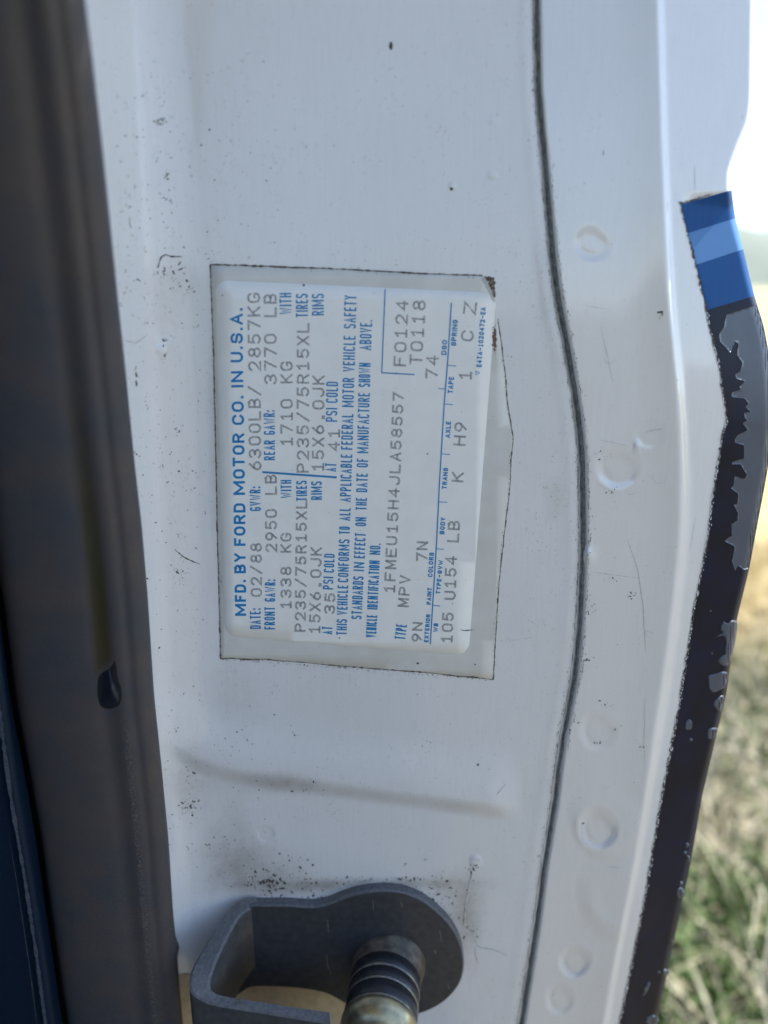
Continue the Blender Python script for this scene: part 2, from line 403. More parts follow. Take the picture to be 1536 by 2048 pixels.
straw = blade_mat('straw', (.46, .41, .29), (.24, .22, .14)); straw2 = blade_mat('pale_straw', (.52, .48, .38), (.36, .33, .24))
green = blade_mat('green_blades', (.055, .115, .022), (.10, .15, .04)); 
tag(grass('dry_grass', 15000, wedge(.35, 3.2, 1.2), .17, .006, straw, 1.3, .25, 3), 'tangled dry straw grass on the ground beyond the vehicle', 'dry grass')
tag(grass('flattened_straw', 1700, wedge(.6, 2.6, 1.1), .26, .0065, straw2, 1.2, .8, 4), 'long pale flattened straw stems lying over the dry grass', 'straw')
def gsamp(r, n):
    y = r.uniform(.6, 1.55, n) ; x = r.uniform(.25, 1.2, n)
    y2 = r.uniform(1.2, 2.2, n); x2 = y2 * r.uniform(.2, .9, n); k = r.uniform(0, 1, n) < .82
    # patches
    x = np.where(k, x, x2); y = np.where(k, y, y2)
    ok = (np.sin(x * 9 + 1) * np.sin(y * 8 + .4) + r.uniform(-.3, 1.1, n)) > -.1
    ok &= (y < 1.08 + .12 * r.uniform(-1, 1, n)) | ~k
    return x[ok], y[ok]
tag(grass('green_grass', 24000, gsamp, .13, .010, green, 1.0, .1, 5), 'low green grass and weeds growing among the straw', 'green grass')

# air: a closed box of even, thin haze round everything
hb_ = [(-1900, -1900, -1.5), (1900, -1900, -1.5), (1900, 1900, -1.5), (-1900, 1900, -1.5)]
hv = hb_ + [(a, b, 270) for a, b, c in hb_]
hz, nt, b = newmat('thin_haze'); nt.nodes.remove(b)
pv = nt.nodes.new('ShaderNodeVolumePrincipled'); pv.inputs['Density'].default_value = .0004; pv.inputs['Color'].default_value = (.78, .88, 1.0, 1); pv.inputs['Anisotropy'].default_value = .2
nt.links.new(pv.outputs[0], nt.nodes['Material Output'].inputs['Volume'])
tag(mesh('haze', hv, [(3, 2, 1, 0), (4, 5, 6, 7), (0, 1, 5, 4), (1, 2, 6, 5), (2, 3, 7, 6), (3, 0, 4, 7)], hz, kind='stuff', smooth=False), 'pale thin haze in the air softening the far hillside')

# ------------------------------------------------------------------ vehicle pillar
P0 = Q(1000, 2500, 0.0)
pil = thing('vehicle_body', tuple(P0), 'white painted vehicle door pillar with navy outer edge, spot welds and dark seam', 'vehicle')
def dirt_shade_field(u, v, side):
    d = np.zeros(np.shape(u))
    s = np.abs(u - SE(v))
    d += .42 * np.exp(-(s / (15 if side == 'l' else 7)) ** 2) * (.5 + .5 * sst(200, 700, v))
    d += .16 * np.exp(-(s / 60) ** 2) * (side == 'l') * np.exp(-((v - 600) / 200) ** 2)
    for a, b, ru, rv, am in [(520,1745,100,50,.34),(455,1700,60,90,.28),(600,1775,120,16,.4),(900,1800,80,60,.2),(780,1768,160,10,.4),(560,1565,70,22,.24),(380,1560,60,60,.28),(470,1400,90,90,.12),(330,690,60,200,.08),(350,560,50,60,.15),(905,1200,10,400,.0),(930,1850,30,90,.35),(1110,1000,28,60,.15),(430,830,14,260,.25)]:
        d += am * np.exp(-((u - a) / ru) ** 2 - ((v - b) / rv) ** 2)
    if side == 'l': d += .17 * np.exp(-((v - (1530 + .131 * (u - 400) + 16)) / 16) ** 2) * sst(400, 560, u) * (1 - sst(980, 1040, u))  # shade under the pressed bead, painted in as a brown band
    return d
vv = np.concatenate([np.linspace(-1100, -40, 60), np.arange(-36, 2080, 3.5), np.linspace(2090, 2650, 50)])
# left sheet
s_ = np.concatenate([np.linspace(0, .93, 240), np.linspace(.932, 1, 34)])
L0 = WE(vv)[:, None] - 45; UU = L0 + (SE(vv)[:, None] - L0) * s_[None, :]; VV = np.repeat(vv[:, None], len(s_), 1)
P = Q(UU, VV, HL(UU, VV) / 1000)
mesh('jamb_panel', P.reshape(-1, 3), grid_faces(len(vv), len(s_)), M['paint'], pil, attrs={'dirt_shade': dirt_shade_field(UU, VV, 'l')})
# right sheet, folded over to the outer skin and running back along the side of the vehicle
s_ = np.concatenate([np.linspace(0, .90, 170), np.linspace(.904, 1, 40)])
UU = SE(vv)[:, None] + (ED(vv) - SE(vv))[:, None] * s_[None, :]; VV = np.repeat(vv[:, None], len(s_), 1)
P = Q(UU, VV, HR(UU, VV) / 1000)
mesh('outer_flange', P.reshape(-1, 3), grid_faces(len(vv), len(s_)), M['paint_out'], pil, attrs={'dirt_shade': dirt_shade_field(UU, VV, 'r') * .6})
# side skin
e = Q(ED(vv), vv, HR(ED(vv), vv) / 1000)
cols = [e]
for k, (dy, dx) in enumerate([(.003, -.0003), (.01, -.001), (.04, -.003), (.2, -.006), (.6, -.01), (1.2, -.02), (2.3, -.08)]):
    q = e.copy(); q[:, 1] = e[:, 1] + dy; q[:, 0] += dx
    if dy > .1: q[:, 2] = e[:, 2] * 1.0
    cols.append(q)
P = np.stack(cols, 1)
fa = grid_faces(len(vv), len(cols))
ncl = len(cols) - 1
vq = np.array([vv[i // ncl] for i in range(len(fa))])
mi = np.where(vq > 590, 1, np.where(vq > 496, 2, np.where(vq > 438, 3, np.where(vq > 379, 2, 0)))).tolist()
mesh('body_side', P.reshape(-1, 3), fa, None, pil, mats=[M['paint_out'], M['navy'], M['tape'], M['tape_l']], mi=mi)
# unseen roof and upper side of the cab, added to shade the pillar
top = e[0]; zt = top[2]; 
mb = MB()
x1 = float(top[0]); y0 = float(top[1]) + .01
side = [(x1 - .004, zt - .01), (x1 - .03, 1.62), (x1 - .08, 1.80), (x1 - .18, 1.86), (x1 - .7, 1.90), (x1 - 1.4, 1.88)]
ys = [y0 - .02, y0 + .6, y0 + 2.3]
PV = np.array([[(x, y + (.03 if i == 0 else 0), z) for i, (x, z) in enumerate(side)] for y in ys]); n = len(side)
mb.add(PV.reshape(-1, 3), grid_faces(3, n))
yf = [y0 - 1.5, y0 - .02]
PV = np.array([[(x, y, z) for (x, z) in side[2:]] for y in yf]); mb.add(PV.reshape(-1, 3) + np.array((0, -.002, 0)), grid_faces(2, n - 2))
mb.build('shade_roof', M['paint_out'], pil)
# unseen dark cab walls and floor, added to block light on the pillar
mb = MB()
xr, xl, yb_, yfr = x1 - .03, x1 - 1.5, y0 - .02, y0 - 1.5
mb.add([(xl, yfr, .6), (xr, yfr, .6), (xr, yfr + .12, 1.22), (xl, yfr + .12, 1.22)], [(0, 1, 2, 3)])
mb.add([(xl, yfr, .6), (xr - .02, yfr, .6), (xr - .02, yb_ + 1.6, .6), (xl, yb_ + 1.6, .6)], [(0, 1, 2, 3)])
mb.add([(xl, yfr, .6), (xl, yb_ + 1.6, .6), (xl, yb_ + 1.6, 1.86), (xl, yfr, 1.86)], [(0, 1, 2, 3)])
mb.build('cab_light_block', M['black'], pil, smooth=False)
# warm ground bounce behind the striker, painted on as a tan patch
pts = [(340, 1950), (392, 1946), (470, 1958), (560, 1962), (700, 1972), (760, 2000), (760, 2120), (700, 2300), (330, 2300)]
P, F = poly_conform(pts, HL, .35, cut=16); mesh('warm_bounce_patch', P, F, M['tan'], pil)

# seam sealer
def seam(off, w0, w1, name, mat, lift, v0=-60, v1=2110, rg=.6, wn_=.35):
    vs2 = np.arange(v0, v1, 4.0)
    c = SE(vs2) + off + rg * np.interp(vs2, np.linspace(v0, v1, 160), rng.normal(0, 1, 160))
    wd = np.interp(vs2, [0, 450, 900, 1150, 1500, 2048], w0) * (1 + wn_ * np.interp(vs2, np.linspace(v0, v1, 260), rng.normal(0, 1, 260)).clip(-1.2, 1.8))
    K = 5; V = []
    for k in range(K):
        t = k / (K - 1) - .5
        u = c + wd * t
        V.append(Q(u, vs2, (-.15 + lift + w1 * (1 - 4 * t * t)) / 1000))
    V = np.stack(V, 1)
    return mesh(name, V.reshape(-1, 3), grid_faces(len(vs2), K), mat, pil)
seam(0, [9.5, 10, 9.5, 7, 5.5, 7], .25, 'seam_sealer', M['sealer'], .15, wn_=.18)

# blue tape and navy band on the outer edge
def band_pts(v0, v1, dv, inset=0, rl=0.0):
    """outline between the band's left border and the silhouette; dv = how much higher the right end sits"""
    a = np.arange(v0, v1 + 1, 6.0); l = [(NB(x) + inset, x) for x in a]
    b = np.arange(v1 - dv[1], v0 - dv[0] - 1, -6.0); r = [(ED(x) - .6, x) for x in b]
    return l, r
def band(name, v0, v1, d0, d1, mat, lift, rl=0):
    t = np.linspace(0, 1, max(10, int((v1 - v0) / 3)))
    va = v0 + (v1 - v0) * t; vb = (v0 - d0) + (v1 - d1 - v0 + d0) * t
    q = np.concatenate([np.linspace(0, .85, 30), np.linspace(.86, 1, 26)])
    jit = rl * np.interp(t, np.linspace(0, 1, len(t) // 2), rng.normal(0, 1, len(t) // 2)).clip(-2, 2)
    ua = NB(va) + jit; ub = ED(vb) + .25
    U = ua[:, None] + (ub - ua)[:, None] * q[None]; V_ = va[:, None] + (vb - va)[:, None] * q[None]
    U = np.minimum(U, ED(V_) + .25) if rl == 0 else U
    P = Q(U, V_, (HR(U, V_) + lift) / 1000)
    rim = Q(U[:, -1], V_[:, -1], (HR(U[:, -1], V_[:, -1]) - 1.0) / 1000)[:, None]
    P = np.concatenate([P, rim], 1)
    return mesh(name, P.reshape(-1, 3), grid_faces(len(t), len(q) + 1), mat, pil)
band('tape_stripe', 409, 469, 29, 30, M['tape'], .18)
band('tape_stripe', 466.5, 529.5, 30, 31, M['tape_l'], .21)['label'] = 'pale blue middle tape stripe'
band('tape_stripe', 527, 620, 31, 28, M['tape'], .18)
bandm = band('navy_edge_band', 619, 2130, 28, 0, M['navy'], .09, rl=1.6)
# peeled patches
def blob(cx, cy, ru, rv, n=26, j=.22, rot=0):
    a = np.linspace(0, 2 * math.pi, n, endpoint=False); r = 1 + np.convolve(rng.normal(0, j, n + 4), [.3, .4, .3], 'same')[2:-2]
    x = np.cos(a) * ru * r; y = np.sin(a) * rv * r
    return [(cx + x[i] * math.cos(rot) - y[i] * math.sin(rot), cy + x[i] * math.sin(rot) + y[i] * math.cos(rot)) for i in range(n)]
def z3(x, y): return (1000 + x / 2.866, 650 + y / 2.866)
big = [z3(*p) for p in [(1300,-60),(1285,10),(1255,50),(1262,95),(1290,120),(1320,155),(1345,120),(1350,95),(1368,110),(1360,170),(1388,215),(1380,265),(1350,280),(1352,305),(1405,320),(1380,345),(1380,370),(1330,385),(1330,410),(1400,418),(1425,450),(1410,470),(1442,500),(1400,505),(1405,530),(1420,550),(1395,565),(1420,600),(1360,630),(1342,655),(1345,680),(1400,690),(1395,760),(1330,785),(1330,800),(1380,800),(1412,860),(1400,880),(1345,865),(1340,915),(1325,935),(1362,970),(1362,1025),(1340,1030),(1365,1075),(1362,1120),(1325,1140),(1330,1210),(1285,1240),(1310,1250),(1345,1270),(1330,1350),(1350,1410),(1365,1380),(1400,1405),(1422,1395)]]
big = [tuple(x) for x in rough(big, .9, 2.5)]
vr = np.arange(1130, 602, -8.0); big = [p for p in big] + [(ED(x) - 1.5, x) for x in vr]
P, F = poly_conform(big, HR, .17, .05, 5); mesh('faded_patch', P, F, M['slate'], pil)
z6 = lambda x, y: (1340 + x / 5.12, 1100 + y / 5.12)
PT = [[z6(*p) for p in [(540,735),(590,750),(645,718),(690,760),(655,1000),(600,1170),(545,1185),(488,1130),(520,1095),(565,1060),(560,1010),(575,960),(565,900),(540,875),(490,890),(482,880),(535,850),(520,800)]],
      [z6(*p) for p in [(388,1290),(450,1270),(540,1245),(590,1275),(560,1400),(500,1435),(440,1455),(400,1410),(392,1340)]],
      [z6(*p) for p in [(440,1575),(500,1510),(548,1490),(545,1540),(520,1650),(490,1640)]],
      [z6(*p) for p in [(150,1790),(185,1732),(225,1760),(215,1830),(165,1835)]],
      [z6(*p) for p in [(380,1850),(440,1820),(490,1830),(470,1900),(435,1930),(385,1925)]]]
for p in PT:
    P, F = poly_conform([tuple(x) for x in rough([tuple(q) for q in ccurve(p, 4)] + [tuple(ccurve(p, 4)[0])], .35, 2)[:-1]], HR, .17, .05, 5); mesh('faded_patch', P, F, M['slate'], pil)
for c in [(1382,1479,3.5,3.5),(1374,1690,4.5,5),(1370,1705,3.5,3.5),(1377,1718,4,6),(1362,1767,4.5,4),(1361,1785,8,11),(1344,1886,2.5,5),(1318,1944,3.5,3),(1331,1945,6,6),(1293,1976,4,17),(1305,2040,13,10),(1421,1222,2,2),(1424,1307,2,2),(1480,745+30,1.8,1.8)]:
    P, F = poly_conform(blob(*c, n=16, j=.16, rot=.45 if c[3] > 15 else 0), HR, .17, .05, 6); mesh('faded_patch', P, F, M['slate'], pil)
# ragged line of dirt and chips along the tape and the band
mb = MB(); mc = MB()
for v in np.arange(405, 2060, 2.2):
    if v < 612 and rng.random() < .55: continue
    u = NB(v) + rng.normal(0, 1.1); r = rng.uniform(.7, 2.2)
    p = blob(u, v, r * .8, r * 1.6, 6, .2); P, F = poly_conform(p, HR, .38, 0, 50); mb.add(P, F)
    if v > 620 and rng.random() < .45:
        p = blob(NB(v) - 1 + rng.normal(0, 1.8), v, rng.uniform(.5, 1.3), rng.uniform(.8, 2.6), 6, .2); P, F = poly_conform(p, HR, .46, 0, 50); mc.add(P, F)
for t in np.linspace(0, .62, 46):
    u = 1362 + 100 * t; v = 408 - 29 * t - abs(rng.normal(0, 1.5)); r = rng.uniform(.8, 2.4) * (1.2 - t)
    P, F = poly_conform(blob(u, v, r, r * .7, 7, .25), HR, .42, 0, 50); mb.add(P, F)
mb.build('edge_dirt', M['speck'], pil, kind='stuff'); mc.build('edge_chips', M['chip_glint'], pil, kind='stuff')

# flakes, scuffs, hairline scratches and painted highlight strokes
fl = MB(); sm = MB(); cnt = 0
def flake(u, v, r, el=1.0, rot=0.0, tgt=None):
    global cnt; cnt += 1
    if v < 0 - 30 or abs(u - float(SE(v))) < 6: return
    p = blob(u, v, r, r * el, 7, .28, rot)
    P, F = poly_conform(p, HH, .05 + .0002 * (cnt % 200), 0, 60); (tgt or fl).add(P, F)
def clus(u, v, su, sv, n, r0=.6, r1=1.6, tgt=None):
    for _ in range(n): flake(u + rng.normal(0, su), v + rng.normal(0, sv), r0 * .5 + (r1 - r0 * .5) * rng.random() ** 2.2, rng.uniform(.4, 2.2), rng.uniform(0, 3), tgt if tgt is not None else (sm if rng.random() < .4 else fl))
def inlabel(u, v): return 415 < u < 1030 and 522 < v < 1365
for _ in range(1000):
    u = 230 + 330 * rng.random() ** 1.6; v = rng.uniform(120, 1760)
    if u < WE(v) - 4 or inlabel(u, v): continue
    flake(u, v, .35 + 1.15 * rng.random() ** 2, rng.uniform(.5, 2.2), rng.uniform(0, 3), sm if rng.random() < .45 else fl)
for _ in range(420):
    u = rng.uniform(380, 1300); v = rng.uniform(0, 2040)
    if inlabel(u, v): continue
    flake(u, v, rng.uniform(.3, .85), rng.uniform(.6, 2), rng.uniform(0, 3), sm if rng.random() < .7 else fl)
for c in [(285,192,3,3,10,.8,2.0),(318,247,5,5,26,.8,2.4),(332,238,3,3,4,.8,2.2),(320,310,12,6,14),(333,350,3,14,12,.6,1.8),(334,400,7,10,26,.6,1.5),(252,395,1.5,12,12,.6,1.3),(335,545,14,8,34,.7,1.8),(365,560,10,12,16,.8,2),(300,630,18,14,12),(330,680,3,2,5,1.5,2.6),(272,752,2,10,14,.8,1.8),(355,862,4,4,12,.6,1.6),(325,935,5,3,6,1,2.2),(380,1000,20,60,30,.5,1.2),(360,1140,12,18,26,.7,1.7),(355,1165,10,8,10,.8,1.8),(380,1550,6,14,30,.8,2.2),(378,1612,11,8,46,.8,2.2),(352,1460,3,8,8,.8,1.8),(600,1575,28,8,26,.8,2),(585,1470,8,8,6,1,3),(840,1500,22,16,22,.5,1.1),(570,1745,44,22,130,.6,2.2),(545,1766,22,9,130,1,3.0),(575,1772,60,5,60,.8,2.0),(880,1790,40,18,44,.7,1.6),(770,1760,70,4,110,.8,2.2),(890,1788,22,14,60,.7,2),(640,1795,40,4,50,.8,2.2),(560,1790,20,4,20,.8,2),(450,1690,24,34,46,.5,1.4),(810,1730,2,2,3,2,3.4),(850,1718,2,2,3,1.4,2.2),(955,1530,1,1,2,1.6,2.4),(1110,470,5,8,22,.8,2),(1321,628,3,5,14,.8,2.2),(1205,908,8,12,18,.7,1.8),(1230,982,14,4,10,1,2.2),(1190,1485,16,3,14,.8,1.8),(1152,1443,5,6,10,.8,1.8),(1229,1459,1,1,3,2,3),(1232,1158,14,5,12,.8,1.7),(1265,1192,5,4,12,.8,1.8),(1182,1215,6,7,22,.7,1.6),(1172,1322,5,5,14,.7,1.6),(1215,1410,8,5,10,.7,1.6),(1288,1494,5,1,8,1,1.8),(1168,1640,3,10,8,.8,1.8),(1355,760,1,2,3,1.2,2),(1359,964,1,1,2,1.6,2.4),(1110,1990,4,6,8,.8,1.8),(945,1740,6,6,24,.8,1.8),(946,1860,5,10,20,.8,1.8),(925,1852,6,18,26,.8,2)]:
    clus(*c)
clus(1110, 1000, 18, 60, 110, .4, 1.0, sm); clus(1095, 1120, 26, 60, 60, .4, .9, sm); clus(1090, 600, 16, 70, 90, .5, 1.1, sm)
for b, v0, v1 in ((10, 0, 2048), (-9, 300, 1500)):
    for _ in range(340):
        v = rng.uniform(v0, v1); u = SE(v) - b - abs(rng.normal(0, 3)) * np.sign(b)
        p = blob(u, v, rng.uniform(.3, .8), rng.uniform(.8, 4), 6, .25); P, F = poly_conform(p, HH, .06, 0, 60); (fl if rng.random() < .35 else sm).add(P, F)
# one elongated dark fleck near the top
P, F = poly_conform(blob(782, 91, 3.6, 8, 14, .14, .1), HH, .12, .1, 60); fl.add(P, F)
P, F = poly_conform(blob(903, 378, 3.2, 2.6, 10, .2), HH, .12, .1, 60); fl.add(P, F)
def scr(pts, w, tgt, r=.5, lift=.10):
    p = rough(pts, r, 3); n = len(p)
    wd = w * (np.sin(np.linspace(.25, math.pi - .15, n)) ** .6) * (1 + .35 * rng.normal(0, 1, n).clip(-1, 1.5))
    V, F = ribbon_uv(p, wd * (.7 if tgt is sm else 1)); tgt.add(Q(V[:, 0], V[:, 1], (HH(V[:, 0], V[:, 1]) + lift) / 1000), F)
za = lambda x, y: (x / 3.414, y / 3.414); zb = lambda x, y: (x / 3.414, 600 + y / 3.414)
for pts, w_, r in [([za(*p) for p in [(1075,1830),(1085,1800),(1100,1755),(1130,1737),(1170,1750),(1245,1752)]], 2.8, .6), ([za(1130,1212), za(1150,1180)], 2.2, .3),
      ([za(885,1480), za(885,1530), za(900,1562)], 1.5, .3), ([za(1215,1815), za(1235,1785)], 3, .4), ([za(1212,1845), za(1255,1825)], 2.4, .6), ([za(815,1450), za(848,1440)], 1.2, .4),
      ([zb(*p) for p in [(1195,1700),(1240,1745),(1275,1768),(1310,1785),(1365,1805)]], 2.2, .7), ([zb(1120,285), zb(1135,272)], 2.8, .3), ([zb(932,560), zb(932,590)], 5.5, .3), ([zb(928,490), zb(930,528)], 2, .5),
      ([(943,1745),(940,1765)], 2.0, .5), ([(930,1815),(926,1850)], 1.6, .5), ([(1207,300),(1206,311)], 2, .2)]:
    scr(pts, w_, fl, r)
for pts, w_ in [([(942,1750),(934,1792),(927,1850)], 3.4), ([(936,1850),(952,1893),(985,1898),(1015,1912)], 3.0), ([(948,1895),(958,1928)], 2.6), ([(930,1800),(936,1830)], 2.2)]: scr(pts, w_, sm, 1.4, .12)
for _ in range(90):
    u = 235 + 190 * rng.random() ** 1.3; v = rng.choice([rng.uniform(330, 600), rng.uniform(600, 1250), rng.uniform(1450, 1760)])
    if u < WE(v) + 4 or inlabel(u, v): continue
    a = rng.normal(1.2, .6); L_ = rng.uniform(3, 9)
    scr([(u, v), (u + L_ * .5 * math.cos(a), v + L_ * .5 * math.sin(a)), (u + L_ * math.cos(a + .5), v + L_ * math.sin(a + .5))], rng.uniform(.7, 1.6), fl if rng.random() < .5 else sm, .4)
for pts, w_ in [([(1255,1080),(1276,1140),(1286,1210),(1291,1305)], 1.6), ([(1200,650),(1212,700),(1226,765)], 1.1), ([(1200,880),(1258,892)], 1.1), ([(1290,865),(1328,856)], 1.6), ([(1165,610),(1222,620)], 1), ([(1180,1144),(1280,1156)], .9), ([(1290,1395),(1288,1490),(1290,1540)], 1.0), ([(1012,1568),(992,1590)], 2.2), ([(1212,1733),(1246,1736)], 1.2), ([(1390,330),(1390,382)], .9), ([(1010,1275),(1022,1281),(1040,1278)], .8), ([(1046,1278),(1068,1274)], .8), ([(248,680),(272,686),(296,668)], 2.4), ([(1310,1268),(1290,1262),(1300,1278)], .9), ([(700,1350),(700,1365)], .8), ([(1208,715),(1210,724),(1222,727),(1231,716)], .8), ([(1302,950),(1312,966),(1324,966)], .9), ([(1250,980),(1258,990),(1278,984)], 1.0), ([(1380,1100),(1392,1035)], .8)]:
    scr(pts, w_, sm, .5, .08)
hl = MB()  # pale crescents paint highlights on the dents; also pale cobweb strands
for pts, w_ in [([(1098,0),(1098,8)], .1), ([(946,1722),(956,1718),(968,1726)], 3.5), ([(1266,906),(1268,896),(1275,880)], 2.2), ([(1165,1650),(1168,1680),(1190,1692),(1206,1690)], 3.0), ([(1127,1925),(1132,1940),(1150,1948),(1162,1944)], 3.4), ([(514,1660),(518,1676),(532,1684)], 2.4), ([(1200,968),(1210,975),(1222,980)], 1.6), ([(942,1758),(934,1800),(928,1842)], 1.2), ([(940,1866),(956,1900),(1000,1908)], 1.4)]:
    scr(pts, w_, hl, .3, .16)
fl.build('dirt_flakes', M['speck'], pil, kind='stuff'); sm.build('grey_smudges', M['smudge'], pil, kind='stuff'); hl.build('glints_and_webs', M['chip_glint'], pil, kind='stuff')
# pale sealer lip running beside the seam
seam(-9, [1.2, 2.0, 2.6, 1.6, 1.2, 1.2], .1, 'sealer_lip', M['lip'], .25, wn_=.5)

# ------------------------------------------------------------------ certification label
lab = thing('certification_label', tuple(Q(960, 1330, .0)), 'white sticker with blue and grey print under dirty clear film on the pillar', 'label')
Z = {1: (400, 500, 4.453), 2: (400, 900, 4.268), 3: (700, 520, 4.267), 4: (700, 940, 4.267)}
def zp(z, x, y): a, b, c = Z[z]; return (a + x / c, b + y / c)
film = [(420.5,528.5)] + [zp(3,0,80), zp(3,600,115), zp(3,1130,132), zp(3,1152,150), zp(3,1180,235), (981,592), (990,609)] + [zp(3,*p) for p in [(1260,500),(1300,770),(1330,1000),(1345,1230),(1370,1380),(1395,1530),(1375,1700),(1370,1870)]] + [zp(4,*p) for p in [(1365,150),(1340,350),(1310,620),(1290,800),(1260,1100),(1245,1400),(1222,1790)]] + [zp(4,600,1725), zp(4,0,1680), zp(2,600,1790), zp(2,175,1780), zp(2,150,800), zp(2,135,50), zp(1,120,900)]
P, F = poly_conform(film, HL, .10, .1, 30); mesh('clear_film', P, F, M['film'], lab)
TL, TRc, BR, BL = (430,560), (993,586), (937,1311), (449,1271)
def rrect(c, r, n=8):
    out = []
    for i in range(4):
        p = np.array(c[i], float); a = np.array(c[i - 1], float); b = np.array(c[(i + 1) % 4], float)
        da = (a - p) / np.linalg.norm(a - p); db = (b - p) / np.linalg.norm(b - p)
        for k in range(n + 1):
            t = k / n * math.pi / 2
            out.append(tuple(p + da * r * (1 - math.sin(t)) + db * r * (1 - math.cos(t))))
    return out
# points on the right edge bow outwards a little
o_ = rrect([TL, TRc, BR, BL], 26)
P, F = poly_conform(o_, HL, .21, .1, 40); mesh('paper_label', P, F, M['paper'], lab)
# grimy border of the film
eb = MB()
fc = film + [film[0]]
def wline(pts, w, mbx, lift, j=.5, r=.5, off=0):
    p = rough(pts, r, 2.5); n = len(p); wd = w * (1 + j * np.interp(np.linspace(0, 1, n), np.linspace(0, 1, max(3, n // 2)), rng.normal(0, 1, max(3, n // 2))).clip(-.9, 2))
    V, F = ribbon_uv(p, wd); mbx.add(Q(V[:, 0], V[:, 1], (HL(V[:, 0], V[:, 1]) + lift) / 1000), F)
wline(fc[0:4], 2.4, eb, .13, .6, .5); wline(fc[8:23], 1.7, eb, .13, .5, .4); wline(fc[22:27], 2.0, eb, .13, .5, .6); wline(fc[26:], 1.8, eb, .13, .5, .4)
for a, b, n_ in ((fc[0], fc[3], 120), (fc[22], fc[26], 150), (fc[26], fc[0], 160)):
    for _ in range(n_):
        t = rng.random(); u = a[0] + (b[0]-a[0])*t; v = a[1] + (b[1]-a[1])*t
        k = 1 if rng.random() < .75 else 3
        P, F = poly_conform(blob(u + abs(rng.normal(0, k)) * (1 if n_ == 160 else rng.choice([-1, 1])), v + rng.normal(0, k) * (n_ != 160), rng.uniform(.3, 1.2), rng.uniform(.4, 1.4), 6, .2), HL, .15, 0, 60); eb.add(P, F)
eb.build('dirty_border', M['edge'], lab, kind='stuff')
eb = MB()      # torn corner: glue residue, folded flap and brown stains
for _ in range(150):
    t = rng.random(); s2 = rng.random()
    u = 969 + 21 * s2 + 6 * t * s2; v = 553 + 48 * t * (.35 + .65 * s2) + (1 - s2) * 2
    if u > 990.5 - 1.5 * rng.random(): continue
    P, F = poly_conform(blob(u, v, rng.uniform(1, 2.6), rng.uniform(1, 2.8), 7, .25), HL, .08 + .0003 * _, 0, 60); eb.add(P, F)
eb.build('glue_residue', M['edge'], lab)
V = [Q(965, 551, .0003), Q(970, 555, .0012), Q(981, 577, .0016), Q(991, 606, .0004), Q(984, 600, .00035), Q(972, 575, .0005), Q(963, 560, .0003)]
mesh('film_flap', V, [(0, 1, 6), (1, 2, 5, 6), (2, 3, 4, 5)], M['paper'], lab)
sb = MB()
for _ in range(80):
    v = 678 + rng.normal(0, 15); u = 989 + rng.normal(0, 1.8) + (v - 678) * .02; r = rng.uniform(.6, 2.4) * math.exp(-((v - 678) / 22) ** 2) + .3
    P, F = poly_conform(blob(u, v, r * .8, r * 1.8, 7, .2), HL, .235 + .0003 * _, 0, 60); sb.add(P, F)
for _ in range(150):
    i = rng.integers(8, 22); a = fc[i]; b = fc[i + 1]; t = rng.random()
    P, F = poly_conform(blob(a[0]+(b[0]-a[0])*t - abs(rng.normal(0, 2.2)), a[1]+(b[1]-a[1])*t, rng.uniform(.3, 1.0), rng.uniform(.3, 1.2), 6, .2), HL, .17, 0, 60); sb.add(P, F)
sb.build('brown_stain', M['rust'], lab, kind='stuff')
ds = MB()
for _ in range(150):
    u = rng.uniform(440, 990); v = rng.uniform(575, 1340)
    if u > 1000 - (v - 600) * .03: continue
    P, F = poly_conform(blob(u, v, rng.uniform(.25, .8), rng.uniform(.25, .9), 6, .2), HL, .31, 0, 60); ds.add(P, F)
for u, v, r in [(607.5,570,2.4),(445,591,1.4),(836,1327,2.6),(855,908,2),(950,1329,1.8),(905,1207,1.2),(679,1276,1.6)]:
    P, F = poly_conform(blob(u, v, r, r * .9, 8, .2), HL, .31, 0, 60); ds.add(P, F)
scr([zp(4,945,1362), zp(4,985,1370), zp(4,1060,1362)], 1.6, ds, .3, .31)
ds.build('label_specks', M['speck'], lab, kind='stuff')

